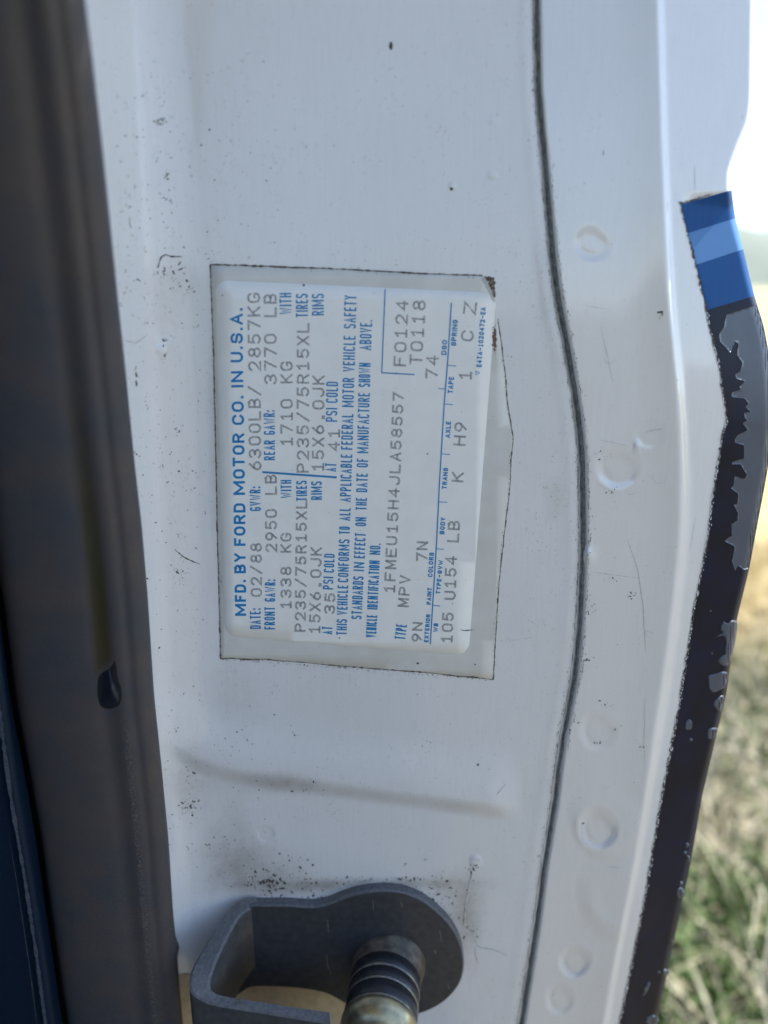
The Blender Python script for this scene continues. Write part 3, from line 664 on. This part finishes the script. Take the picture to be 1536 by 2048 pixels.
# ---- lettering: a stroke alphabet in a unit cell
def arc(cx, cy, rx, ry, a0, a1, n=7):
    return [(cx + rx * math.cos(math.radians(a0 + (a1 - a0) * i / n)), cy + ry * math.sin(math.radians(a0 + (a1 - a0) * i / n))) for i in range(n + 1)]
def glyph(c, r):
    q = r
    def o(): return arc(.5, 1-q, .5, q, 0, 180) + arc(.5, q, .5, q, 180, 360) + [(1, 1-q)]
    G = {
     'O': [o()], '0': [o()],
     'C': [arc(.5, 1-q, .5, q, 15, 180) + arc(.5, q, .5, q, 180, 345)],
     'G': [arc(.5, 1-q, .5, q, 15, 180) + arc(.5, q, .5, q, 180, 360) + [(1, .45), (.55, .45)]],
     'D': [[(0, 0), (0, 1), (.5, 1)] + arc(.5, 1-q, .5, q, 90, 0)[1:] + arc(.5, q, .5, q, 0, -90) + [(0, 0)]],
     'U': [[(0, 1), (0, q)] + arc(.5, q, .5, q, 180, 360)[1:] + [(1, 1)]],
     'J': [[(1, 1), (1, q)] + arc(.5, q, .5, q, 0, -165)[1:]],
     'S': [arc(.5, 1-q*.9, .5, q*.9, 12, 180) + [(0, .74)] + arc(.5, .66, .5, .14, 190, 260)[1:] + [(.58, .5)] + arc(.5, .36, .5, .14, 75, 0) + [(1, q*.9)] + arc(.5, q*.9, .5, q*.9, 0, -168)[1:]],
     'B': [[(0, .5), (.55, .5)], [(0, 0), (0, 1), (.55, 1)] + arc(.55, .75, .4, .25, 90, -90) + arc(.55, .25, .45, .25, 90, -90) + [(0, 0)]],
     'P': [[(0, 0), (0, 1), (.5, 1)] + arc(.5, .74, .5, .26, 90, -90)[1:] + [(0, .48)]],
     'R': [[(0, 0), (0, 1), (.5, 1)] + arc(.5, .75, .48, .25, 90, -90)[1:] + [(0, .5)], [(.5, .5), (1, 0)]],
     'A': [[(0, 0), (.5, 1), (1, 0)], [(.18, .33), (.82, .33)]],
     'E': [[(1, 1), (0, 1), (0, 0), (1, 0)], [(0, .52), (.8, .52)]], 'F': [[(1, 1), (0, 1), (0, 0)], [(0, .52), (.8, .52)]],
     'H': [[(0, 0), (0, 1)], [(1, 0), (1, 1)], [(0, .52), (1, .52)]], 'I': [[(.5, 0), (.5, 1)]],
     'K': [[(0, 0), (0, 1)], [(1, 1), (.05, .45)], [(.3, .6), (1, 0)]], 'L': [[(0, 1), (0, 0), (1, 0)]],
     'M': [[(0, 0), (0, 1)], [(1, 0), (1, 1)], [(0, 1), (.5, .2), (1, 1)]], 'N': [[(0, 0), (0, 1)], [(1, 0), (1, 1)], [(0, 1), (1, 0)]],
     'T': [[(0, 1), (1, 1)], [(.5, 1), (.5, 0)]], 'V': [[(0, 1), (.5, 0), (1, 1)]], 'W': [[(0, 1), (.25, 0), (.5, .8), (.75, 0), (1, 1)]],
     'X': [[(0, 0), (1, 1)], [(0, 1), (1, 0)]], 'Y': [[(0, 1), (.5, .5), (1, 1)], [(.5, .5), (.5, 0)]], 'Z': [[(0, 1), (1, 1), (0, 0), (1, 0)]],
     '1': [[(.15, .80), (.5, 1), (.5, 0)], [(.1, 0), (.9, 0)]],
     '2': [arc(.5, .72, .48, .28, 170, -20) + [(.75, .42), (0, 0), (1, 0)]],
     '3': [arc(.45, .75, .48, .25, 160, -80) + [(.35, .5)], [(.35, .51), (.5, .5)] + arc(.45, .25, .52, .25, 80, -160)],
     '4': [[(.75, 0), (.75, 1), (0, .3), (1, .3)]],
     '5': [[(.92, 1), (.1, 1), (.05, .55)] + arc(.45, .32, .52, .32, 120, -150)[0:]],
     '6': [[(.75, 1), (.15, .55)] + arc(.5, .30, .48, .30, 160, 520, 14)],
     '7': [[(0, 1), (1, 1), (.35, 0)]],
     '8': [arc(.5, .76, .42, .24, -90, 270, 14), arc(.5, .26, .5, .26, 90, 450, 14)],
     '9': [[(.25, 0), (.85, .45)] + arc(.5, .70, .48, .30, -20, 340, 14)],
     '/': [[(0, -.05), (1, 1.05)]], '.': [[(.35, .02), (.65, .02)]], ':': [[(.5, .0), (.5, .12)], [(.5, .55), (.5, .67)]], '-': [[(.1, .5), (.9, .5)]], ' ': []}
    return G[c]
NAR = {'I': .30, '.': .30, ':': .30, '1': .8, 'M': 1.45, 'W': 1.5, 'N': 1.12, 'V': 1.1, 'A': 1.08, 'E': .88, 'F': .86, 'L': .86, 'J': .85, ' ': .7}
lay = [0]
def text_stroke(mbx, txt, A, B, ch0, ch1, sw, mono=False, r=.2, fill=.74, lift=.27, gapw=.34, thin=.82):
    A = np.array(A, float); B = np.array(B, float); L = np.linalg.norm(B - A); d = (B - A) / L
    up = np.array([-abs(d[1]), d[0] if d[1] < 0 else -d[0]]); up = np.array([d[1], -d[0]]) ; up = up if up[0] < 0 else -up
    adv = [1.0 if mono else NAR.get(c, 1.0) for c in txt]
    gap = 0 if mono else (1 - fill)
    if mono:
        pitch = L / (len(txt) - 1 + fill); 
        xs = [i * pitch for i in range(len(txt))]; ws = [pitch * fill] * len(txt)
    else:
        tot = sum(adv) + gapw * (len(txt) - 1); k = L / tot
        xs = []; x = 0
        for a in adv: xs.append(x * k); x += a + gapw
        ws = [a * k for a in adv]
    for c, x0, wd in zip(txt, xs, ws):
        t = (x0 + wd / 2) / L; ch = (ch0 + (ch1 - ch0) * t) - sw * .9
        for gi, pl in enumerate(glyph(c, r)):
            lay[0] += 1
            inset = sw / 2 if not mono else 0
            ww = max(wd - 2 * inset, .01)
            pts = [A + d * (x0 + inset + px * ww) + up * (sw * .45 + py * ch) for px, py in pl]
            if c == '.': hw = sw * (.5 if mono else .12); pts = [A + d * (x0 + wd * .5 - hw) + up * sw * .6, A + d * (x0 + wd * .5 + hw) + up * sw * .6]
            p = np.array(pts)
            if len(p) == 2 or not np.allclose(p[0], p[-1]):
                e0 = p[0] - p[1]; e1 = p[-1] - p[-2]
                p[0] = p[0] + e0 / max(np.linalg.norm(e0), 1e-6) * sw * .4; p[-1] = p[-1] + e1 / max(np.linalg.norm(e1), 1e-6) * sw * .4
                if c == '.': p[0] -= 0
            wv = sw * ((1.5 if mono else 1.1) if c == '.' else thin if (not mono and (c == 'W' or (c in 'MN' and gi == 2))) else 1)
            V, F = ribbon_uv(p, wv)
            mbx.add(Q(V[:, 0], V[:, 1], (HL(V[:, 0], V[:, 1]) + lift + .0004 * (lay[0] % 60)) / 1000), F)
# headline
mbx = MB()
def H1(u0, t): return u0
for txt, a, b, bx in [('MFD.', zp(2,0,1415), zp(2,0,1108), (492.5, 491.8)), ('BY', zp(2,0,1052), zp(2,0,880), (491.6, 491.2)), ('FORD', zp(2,0,818), zp(2,0,455), (491.2, 490.6)),
                      ('MOTOR', zp(2,0,383), zp(1,0,1632), (490.3, 488.6)), ('CO.', zp(1,0,1557), zp(1,0,1297), (488.3, 487.2)), ('IN', zp(1,0,1225), zp(1,0,1078), (487, 486.4)), ('U.S.A.', zp(1,0,1000), zp(1,0,515), (486.2, 485.6))]:
    A = (bx[0], a[1]); B = (bx[1], b[1]); c0 = 22.2 + (1231 - A[1]) / 620 * 3.2; c1 = 22.2 + (1231 - B[1]) / 620 * 3.2
    text_stroke(mbx, txt, A, B, c0, c1, 4.7, False, .34, gapw=.26, thin=.9)
mbx.build('headline_print', M['blue'], lab, smooth=False)
# condensed blue lines
mbx = MB()
CON = [('DATE:', (2,520,1527), (2,518,1355), 21.6), ('GVWR:', (2,520,520), (2,517,315), 22), ('FRONT', (2,640,1532), (2,641,1340), 21.2), ('GAWR:', (2,642,1295), (2,645,1110), 21.2),
 ('REAR', (1,668,1872), (1,668,1695), 22), ('GAWR:', (1,668,1645), (1,666,1430), 22.5), ('WITH', (2,782,410), (2,780,255), 21.6), ('TIRES', (2,914,435), (2,912,262), 21.6), ('RIMS', (2,1042,425), (2,1040,268), 21.8),
 ('WITH', (1,816,572), (1,814,382), 24), ('TIRES', (1,962,600), (1,960,390), 24), ('RIMS', (1,1104,582), (1,1102,390), 24), ('AT', (2,1128,1575), (2,1132,1510), 21), ('PSI', (2,1136,1192), (2,1140,1085), 20.5), ('COLD', (2,1144,1048), (2,1150,888), 20.8),
 ('AT', (1,1212,1975), (1,1215,1900), 22.5), ('PSI', (1,1222,1530), (1,1224,1408), 23), ('COLD', (1,1226,1362), (1,1230,1175), 23.5),
 ('TYPE', (4,472,1450), (4,486,1322), 21.5)]
def BL1(v): return float(np.interp(v, [591, 909, 1270.7], [713.3, 704.6, 693.3]))
def BL2(v): return float(np.interp(v, [640.7, 720, 948, 1072, 1239], [744.5, 741.6, 735.5, 731.6, 723.2]))
def BL3(v): return float(np.interp(v, [1087, 1276], [761.4, 752.3]))
L1 = [('THIS',2,1582,1445),('VEHICLE',2,1410,1155),('CONFORMS',2,1130,765),('TO',2,720,655),('ALL',2,605,495),('APPLICABLE',2,445,38),('FEDERAL',1,1780,1460),('MOTOR',1,1400,1140),('VEHICLE',1,1085,765),('SAFETY',1,700,405)]
L2 = [('STANDARDS',4,1275,910),('IN',4,865,790),('EFFECT',4,755,540),('ON',4,480,405),('THE',4,345,238),('DATE',4,190,30),('OF',3,1770,1695),('MANUFACTURE',3,1650,1135),('SHOWN',3,1085,880),('ABOVE.',3,770,515)]
L3 = [('VEHICLE',4,1432,1240),('IDENTIFICATION',4,1192,775),('NO.',4,725,630)]
for LL, fn in ((L1, BL1), (L2, BL2), (L3, BL3)):
    for t, z, a, b in LL:
        va = zp(z, 0, a)[1]; vb = zp(z, 0, b)[1]; c = lambda v: 20.6 + (1270 - v) / 680 * 3.6
        CON.append((t, (fn(va), va), (fn(vb), vb), (c(va), c(vb))))
for t, a, b, ch in CON:
    A = zp(*a) if len(a) == 3 else a; B = zp(*b) if len(b) == 3 else b
    c0, c1 = ch if isinstance(ch, tuple) else (ch, ch)
    text_stroke(mbx, t, A, B, c0, c1, 2.85, False, .17)
mbx.build('condensed_print', M['blue'], lab, smooth=False)
# small bold captions
mbx = MB()
for t, a, b, ch in [('EXTERIOR',(4,668,1472),(4,688,1232),8.8),('PAINT',(4,691,1150),(4,700,1005),9),('COLORS',(4,704,915),(4,718,705),9.6),('DSO',(3,822,812),(3,830,685),10),
    ('WB',(4,748,1385),(4,754,1308),9),('TYPE-GVW',(4,770,1060),(4,794,770),9),('BODY',(4,805,550),(4,815,405),9.4),('TRANS',(4,825,165),(3,838,1775),9.5),('AXLE',(3,855,1520),(3,863,1378),10),('TAPE',(3,878,1140),(3,888,998),10.4),('SPRING',(3,905,735),(3,921,512),10.4),('E4TA-1020472-EA',(3,1122,915),(3,1160,405),10)]:
    text_stroke(mbx, t, zp(*a), zp(*b), ch, ch, 2.35, False, .32, gapw=.24, thin=.85)
mbx.build('caption_print', M['blue'], lab, smooth=False)
mbx = MB()
def rule(pts, w, lift=.265, mbx=mbx):
    p = np.array(pts); V, F = ribbon_uv(p, w); mbx.add(Q(V[:, 0], V[:, 1], (HL(V[:, 0], V[:, 1]) + lift) / 1000), F)
rule([zp(4,685,1487), zp(4,715,1000), zp(4,740,600), zp(3,765,1877), zp(3,806,1200), zp(3,835,850), zp(3,865,365)], 2.5)
for i, (z, x0, y0, x1, y1) in enumerate([(4,705,1155,770,1160),(4,732,672,802,677),(4,762,272,830,277),(3,787,1655,852,1660),(3,814,1230,880,1235),(3,838,898,905,905),(3,752,1097,806,1100)]):
    rule([zp(z,x0,y0), zp(z,x1,y1)], 1.6, .262)
rule([zp(3,300,248), zp(3,271,960)], 2.3); rule([zp(3,268,962), zp(3,550,978)], 2.4, .262); rule([zp(1,555,1978), zp(1,1218,2025)], 4.0)
tri = [zp(3,1108,962), zp(3,1074,945), zp(3,1074,982), zp(3,1108,962), zp(3,1074,945)]
rule([zp(3,1106,963), zp(3,1074,947)], 1.2, .262); rule([zp(3,1074,945), zp(3,1074,982)], 1.2, .264); rule([zp(3,1074,980), zp(3,1107,962)], 1.2, .267)
mbx.build('printed_rules', M['blue'], lab, smooth=False)
mbx = MB()
TY = [('02/88',(2,530,1245),(2,528,802),23),('6300LB/',(1,548,1955),(1,541,1220),25.5),('2857KG',(1,545,1070),(1,536,388),26),('2950 LB',(2,660,865),(2,656,218),24),('3770 LB',(1,685,1185),(1,682,398),25.5),
 ('1338 KG',(2,782,1350),(2,782,715),22.5),('1710 KG',(1,828,1740),(1,826,1000),25),('P235/75R15XL',(2,903,1545),(2,916,435),22.5),('P235/75R15XL',(1,972,1975),(1,974,660),25),('15X6.0JK',(2,1027,1562),(2,1042,838),23),
 ('15X6.0JK',(1,1106,1965),(1,1110,1125),24.5),('35',(2,1152,1390),(2,1158,1230),22),('41',(1,1246,1785),(1,1248,1600),24),('1FMEU15H4JLA58557',(4,385,1045),(3,462,1140),22.5),('MPV',(4,502,1165),(4,520,910),22.5),('9N',(4,612,1462),(4,620,1310),20.5),('7N',(4,662,775),(4,668,620),23),
 ('F0124',(3,478,900),(3,500,355),25),('T0118',(3,617,890),(3,648,355),26),('74',(3,750,1008),(3,758,825),25),('105',(4,875,1472),(4,887,1225),23),('U154',(4,902,1102),(4,915,745),23.5),('LB',(4,930,612),(4,941,445),24),('K',(4,968,98),(4,973,30),24),('H9',(3,987,1580),(3,1000,1395),25),('1',(3,1038,1020),(3,1041,955),25.5),('C',(3,1052,690),(3,1060,615),25.5),('Z',(3,1076,462),(3,1085,370),26)]
for t, a, b, ch in TY:
    A = zp(*a); B = zp(*b)
    text_stroke(mbx, t, A, B, ch, ch, 4.0, True, .30, .60 if len(t) > 1 else 1.0, .30)
mbx.build('typed_print', M['typed'], lab, smooth=False)

# ------------------------------------------------------------------ striker with its bracket
st = thing('door_striker', tuple(Q(790, 2010, .0)), 'dark grey door striker with folded bracket, round flange and ribbed pin', 'door striker')
z5 = lambda x, y: (340 + x / 2.133, 1640 + y / 2.133)
ol = ccurve([z5(*p) for p in [(330,372),(420,366),(490,365),(560,369),(620,370),(680,356),(740,332),(800,314),(870,303),(940,301),(1010,313),(1080,342),(1145,392),(1200,450),(1238,520),(1255,600),(1245,680),(1205,745),(1145,795),(1070,828),(980,850),(880,850),(800,815),(740,782),(660,742),(560,722),(440,712),(340,714),(290,742),(240,760),(230,700),(262,560),(295,440)]], 5)
def slab(outline, h0, h1, name, matf, mats_, par, bev=.0008):
    n = len(outline); c = outline.mean(0)
    P1 = Q(outline[:, 0], outline[:, 1], h1); Pd = P1 - NV * (h1 - h0)
    cc = P1.mean(0); inn = P1 + (cc - P1) / np.linalg.norm(cc - P1, axis=1, keepdims=True) * bev
    low = P1 - NV * bev
    bm = bmesh.new()
    rings = [[bm.verts.new(p) for p in R] for R in (Pd, low, inn)]
    F = []
    for k in range(2):
        for i in range(n):
            f = bm.faces.new((rings[k][i], rings[k][(i+1) % n], rings[k+1][(i+1) % n], rings[k+1][i])); f.material_index = 1; f.smooth = True
    f = bm.faces.new(rings[2]); f.material_index = 0
    bmesh.ops.triangulate(bm, faces=[f])
    bmesh.ops.recalc_face_normals(bm, faces=bm.faces[:])
    V = [tuple(v.co) for v in bm.verts]; bm.verts.index_update()
    Fs = [tuple(v.index for v in f.verts) for f in bm.faces]; mi = [f.material_index for f in bm.faces]; bm.free()
    return mesh(name, V, Fs, None, par, smooth=False, mats=mats_, mi=mi)
slab(ol, .0, .0055, 'mounting_flange', None, [M['brk'], M['brk_edge']], st)
# folded strap: top edge given as outer and inner rails (u, v, height in mm)
outer = [(372,327,1.5),(345,326,1.5),(300,340,2.5),(262,368,5.5),(215,430,12),(150,532,22),(108,600,30),(84,655,36),(79,700,40),(86,730,42.5),(108,752,43.5),(160,782,44.5),(260,800,45),(400,822,45.5),(540,845,46),(684,868,46.5)]
inner = [(372,371,4.6),(355,374,5.0),(335,380,6.2),(305,398,8.5),(270,452,14),(215,560,25),(188,628,32),(172,678,36.5),(170,706,38.5),(178,724,39.3),(198,738,39.8),(235,748,40),(310,760,40.3),(430,778,40.8),(550,797,41.3),(680,816,41.8)]
def rail(rl): 
    a = np.array(rl, float); t = np.linspace(0, len(a) - 1, 65); i = np.arange(len(a))
    out = np.stack([np.interp(t, i, a[:, k]) for k in range(3)], 1)
    k_ = np.array([.25, .5, .25]); o2 = out.copy()
    for _ in range(3): o2[1:-1] = o2[:-2] * .25 + o2[1:-1] * .5 + o2[2:] * .25
    u, v = z5(o2[:, 0], o2[:, 1]); return Q(u, v, o2[:, 2] / 1000)
Ro, Ri = rail(outer), rail(inner)
n = len(Ro); tt = np.linspace(0, 1, n)
Ld = np.interp(tt, [0, .2, .5, .7, .78, 1], [.030, .036, .040, .050, .060, .060])
mid0 = Ro * .88 + Ri * .12; mid1 = Ro * .12 + Ri * .88; b_ = UPV * .0007
rows_ = [Ro - UPV * Ld[:, None], Ro - b_, mid0, mid1, Ri - b_, Ri - UPV * Ld[:, None], Ro - UPV * Ld[:, None]]
V = np.stack(rows_, 0).reshape(-1, 3); F = grid_faces(7, n)
mi = [0] * (n - 1) + [1] * (3 * (n - 1)) + [0] * (2 * (n - 1))
ends = [tuple(k * n for k in range(6))[::-1], tuple(k * n + n - 1 for k in range(6))]
o = mesh('bracket', V, F + ends, None, st, mats=[M['brk'], M['brk_edge']], mi=mi + [0, 1]); 
for p in o.data.polygons: p.use_smooth = p.material_index == 0 and len(p.vertices) == 4
# rivet mark on the strap
def lathe(A, B, prof, n=64, capend=True):
    A = np.array(A); B = np.array(B); ax = (B - A) / np.linalg.norm(B - A)
    x = np.cross(ax, (0, 0, 1.)); x /= np.linalg.norm(x); y = np.cross(ax, x)
    a = np.linspace(0, 2 * math.pi, n, endpoint=False); V = []
    for s2, r in prof:
        V.append((A + ax * s2)[None] + r * (np.cos(a)[:, None] * x + np.sin(a)[:, None] * y))
    F = []
    for k in range(len(prof) - 1):
        for i in range(n): F.append((k*n+i, k*n+(i+1) % n, (k+1)*n+(i+1) % n, (k+1)*n+i))
    F.append(tuple(range((len(prof)-1)*n, len(prof)*n)))
    return np.concatenate(V), F
A = Q(*z5(930, 612), .0050); B = Q(*z5(893, 880), .046); LEN = float(np.linalg.norm(B - A))
sc_ = D0 / (1 - KT * (1920 - 1024) / FP) / FP * 1e0
r0 = 150 / 2.133 * sc_
V, F = lathe(A, B, [(-.0015, r0*1.05), (.0006, r0*1.05), (.0012, r0*1.0), (.009, r0*.98), (.0095, r0*.9)]); col = mesh('collar', V, F, M['collar'], st)
pr = [(.008, r0*.90)]
segs = [(.0085, .0150), (.0162, .0215), (.0228, .0300)]
for a, b in segs: pr += [(a, r0*.92), (a+.0004, r0*.955), (b-.0008, r0*.955), (b, r0*.93), (b+.0003, r0*.87)]
V, F = lathe(A, B, pr); pin = mesh('ribbed_pin', V, F, M['pin'], st)
for a in (.0156, .0222, .0306):
    V, F = lathe(A, B, [(a-.0007, r0*.86), (a-.0005, r0*.945), (a, r0*.97), (a+.0005, r0*.945), (a+.0007, r0*.86)]); rg = mesh('ring', V, F, M['pin_l'], pin)
V, F = lathe(A, B, [(.0308, r0*.93), (.0318, r0*.985), (.034, r0*.99), (.037, r0*.93), (.0395, r0*.78), (.041, r0*.5), (.0414, r0*.1)]); mesh('pin_head', V, F, M['brass'], st)
# pale scuffs on the flange
sc = MB()
for pts, w_ in [([z5(672,425), z5(676,480)], 2), ([z5(668,575), z5(672,620), z5(684,655)], 2.2), ([z5(865,345), z5(868,385)], 2.4), ([z5(985,350), z5(992,375)], 1.6), ([z5(1150,470), z5(1160,520)], 1.6), ([z5(1130,555), z5(1135,570)], 4.5), ([z5(1185,700), z5(1190,720)], 1.6), ([z5(1040,565), z5(1075,572)], 1.5)]:
    p = rough(pts, .5, 3); V, F = ribbon_uv(p, w_ * (.5 + .8 * rng.random(len(p)))); sc.add(Q(V[:, 0], V[:, 1], .00556), F)
for _ in range(60):
    u, v = z5(rng.uniform(380, 1220), rng.uniform(380, 700))
    p = np.array(blob(u, v, rng.uniform(.3, .8), rng.uniform(.3, .9), 6)); 
    if math.hypot(u - 781, v - 1912) < 145: sc.add(Q(p[:, 0], p[:, 1], .00556), [tuple(range(6))[::-1]])
u, v = z5(293, 775); V, F = ribbon_uv(np.array([(u + 6*math.cos(a), v + 4.5*math.sin(a)) for a in np.linspace(0, 2*math.pi, 15)]), 1.8); sc.add(Q(V[:, 0], V[:, 1], .0436), F)
sc.build('scuff_marks', M['pin_l'], st, kind='stuff')

# ------------------------------------------------------------------ weatherstrip and interior trim
vs3 = np.concatenate([np.linspace(-900, -20, 30), np.arange(0, 2060, 8.0), np.linspace(2070, 2600, 20)])
hb = np.interp(vs3, [-900, 0, 700, 1400, 2048, 2600], [62, 50, 34, 24, 16, 12])
W = WE(vs3); G = GP(vs3); mid = (W + G) / 2; half = (W - G) / 2
nub = 6.0 * np.exp(-((vs3 - 1893) / 13) ** 2)
angs = np.radians(np.concatenate([np.linspace(-78, 0, 9), np.linspace(4, 176, 60), np.linspace(180, 250, 8)]))
UU = mid[:, None] + half[:, None] * np.sign(np.cos(angs)) * np.abs(np.cos(angs))[None] ** .8 + (nub[:, None] * (np.abs(np.degrees(angs)) < 12)[None])
prof = np.where(np.sin(angs) > 0, np.abs(np.sin(angs)) ** .8 * 11, np.sin(angs) * 18)
# shallow groove down the middle right
grv = -1.6 * np.exp(-((np.degrees(angs) - 78) / 9) ** 2) - .6 * np.exp(-((np.degrees(angs) - 52) / 6) ** 2)
HHs = hb[:, None] + prof[None] + grv[None]
UU = np.concatenate([UU, (G - 50)[:, None], (G - 160)[:, None]], 1); HHs = np.concatenate([HHs, (hb - 30)[:, None], (hb - 34)[:, None]], 1)
VV = np.repeat(vs3[:, None], UU.shape[1], 1); angs = np.concatenate([angs, [4.4, 4.4]])
stc = np.interp(vs3, [500, 800, 1000, 1150, 1330], [128, 150, 175, 193, 208])
stain = .95 * np.exp(-((UU - stc[:, None]) / 20) ** 4) * sst(450, 1250, VV) * (1 - sst(1332, 1342, VV - (UU - 205) * .9 * -1)) * (np.sin(angs) > 0)[None]
scu = np.exp(-((UU - np.interp(vs3, [1400, 2048], [247, 310])[:, None]) / 5) ** 2) * sst(1400, 1500, VV) * 1.0 + .16 * sst(1500, 1900, VV)
scu += .5 * np.exp(-((UU - WE(VV) + 6) / 5) ** 2) * .25
ws = thing('weatherstrip', tuple(Q(300, 2500, .01)), 'thick charcoal rubber weatherstrip running down the left of the white pillar', 'weatherstrip')
mesh('rubber_seal', Q(UU, VV, HHs / 1000).reshape(-1, 3), grid_faces(len(vs3), len(angs), True), M['rubber'], ws, attrs={'stain': stain, 'scuff': scu})
def hseal(u, v):
    m_ = (WE(v) + GP(v)) / 2; hf = (WE(v) - GP(v)) / 2
    c = np.clip(np.abs((u - m_) / hf), 0, .999) ** (1 / .8); a = np.degrees(np.arccos(np.where(u > m_, c, -c)))
    return np.interp(v, [-900, 0, 700, 1400, 2048, 2600], [62, 50, 34, 24, 16, 12]) + np.sin(np.radians(a)) ** .8 * 11 - 1.6 * np.exp(-((a - 78) / 9) ** 2) - .6 * np.exp(-((a - 52) / 6) ** 2)
z7 = lambda x, y: (150 + x / 10.24, 1280 + y / 10.24)
def fan(outline, hs, centre, hc, steps=6):
    n = len(outline); V = []; 
    for k in range(steps):
        t = k / steps; r = 1 - t
        p = centre[None] + (outline - centre[None]) * r
        V.append(Q(p[:, 0], p[:, 1], (hseal(p[:, 0], p[:, 1]) + hs + (hc - hs) * math.sin(t * math.pi / 2)) / 1000))
    V.append(Q(np.array([centre[0]]), np.array([centre[1]]), np.array([(float(hseal(*centre)) + hc) / 1000])))
    F = [(k*n+i, (k+1)*n+i, (k+1)*n+(i+1) % n, k*n+(i+1) % n) for k in range(steps-1) for i in range(n)] + [((steps-1)*n+i, steps*n, (steps-1)*n+(i+1) % n) for i in range(n)]
    return np.concatenate(V), F
drop = ccurve([z7(*p) for p in [(810,430),(845,560),(880,800),(940,980),(955,1160),(900,1330),(760,1400),(600,1400),(510,1330),(465,1150),(460,960),(475,780),(560,670),(690,600),(760,520)]], 4)
V, F = fan(drop, .05, drop.mean(0), .6); cl = mesh('clip_socket', V, F, M['black'], ws)
dr2 = ccurve([z7(*p) for p in [(700,610),(760,760),(850,960),(905,1120),(890,1270),(790,1345),(640,1360),(555,1290),(540,1130),(560,980),(560,800),(600,690)]], 4)
V, F = fan(dr2, .7, np.array(z7(760, 1090)), 3.4, 4); mesh('clip_head', V, F, M['plug'], cl, smooth=False)
# trim panel at the far left
tv = np.concatenate([np.linspace(-900, 1080, 30), np.arange(1090, 2060, 10.0), np.linspace(2070, 2600, 14)])
g_ = GP(tv) - 12; r_ = TR(tv)
hb2 = np.interp(tv, [-900, 0, 1200, 2048, 2600], [66, 58, 40, 30, 24])
colsu = [r_ - 200, r_ - 100, r_ - 40, r_ - 16, r_ - 9, r_ - 6, r_ - 2, r_ + 2, r_ + 8, r_ + 18, (r_ + g_) / 2 + 6, g_ - 6, g_, g_ + 1, g_ + 1]
colsh = [0, 0, 0, 0, .2, 1.3, 1.9, 1.9, 1.5, -.2, -3.2, -5.5, -8, -14, -40]
UU = np.stack(colsu, 1); HHt = np.stack([hb2 + c for c in colsh], 1)
tp = thing('interior_cover', tuple(Q(0, 2500, .02)), 'glossy dark blue interior trim panel with a pale painted ridge highlight at lower left', 'cover')
mesh('trim_panel', Q(UU, np.repeat(tv[:, None], len(colsu), 1), HHt / 1000).reshape(-1, 3), grid_faces(len(tv), len(colsu), False), M['trim'], tp)
mbt = MB(); vs4 = np.arange(1380, 2060, 4.0)  # pale strips paint the highlight along the trim ridge
for off, wd_, lf in ((0, 7, 2.05), (-17, 1.5, .6)):
    c = TR(vs4) + off; wv = wd_ * (1 + .35 * np.interp(vs4, np.linspace(1380, 2060, 90), rng.normal(0, 1, 90)).clip(-1, 1.3)) * (1 if off == 0 else sst(1650, 1800, vs4) + .02)
    pts = np.stack([c, vs4], 1); V, F = ribbon_uv(pts, wv); hh = np.interp(V[:, 1], [1200, 2048], [40, 30]) + lf; mbt.add(Q(V[:, 0], V[:, 1], hh / 1000), F)
mbt.build('ridge_highlight', M['trim_edge'], tp)
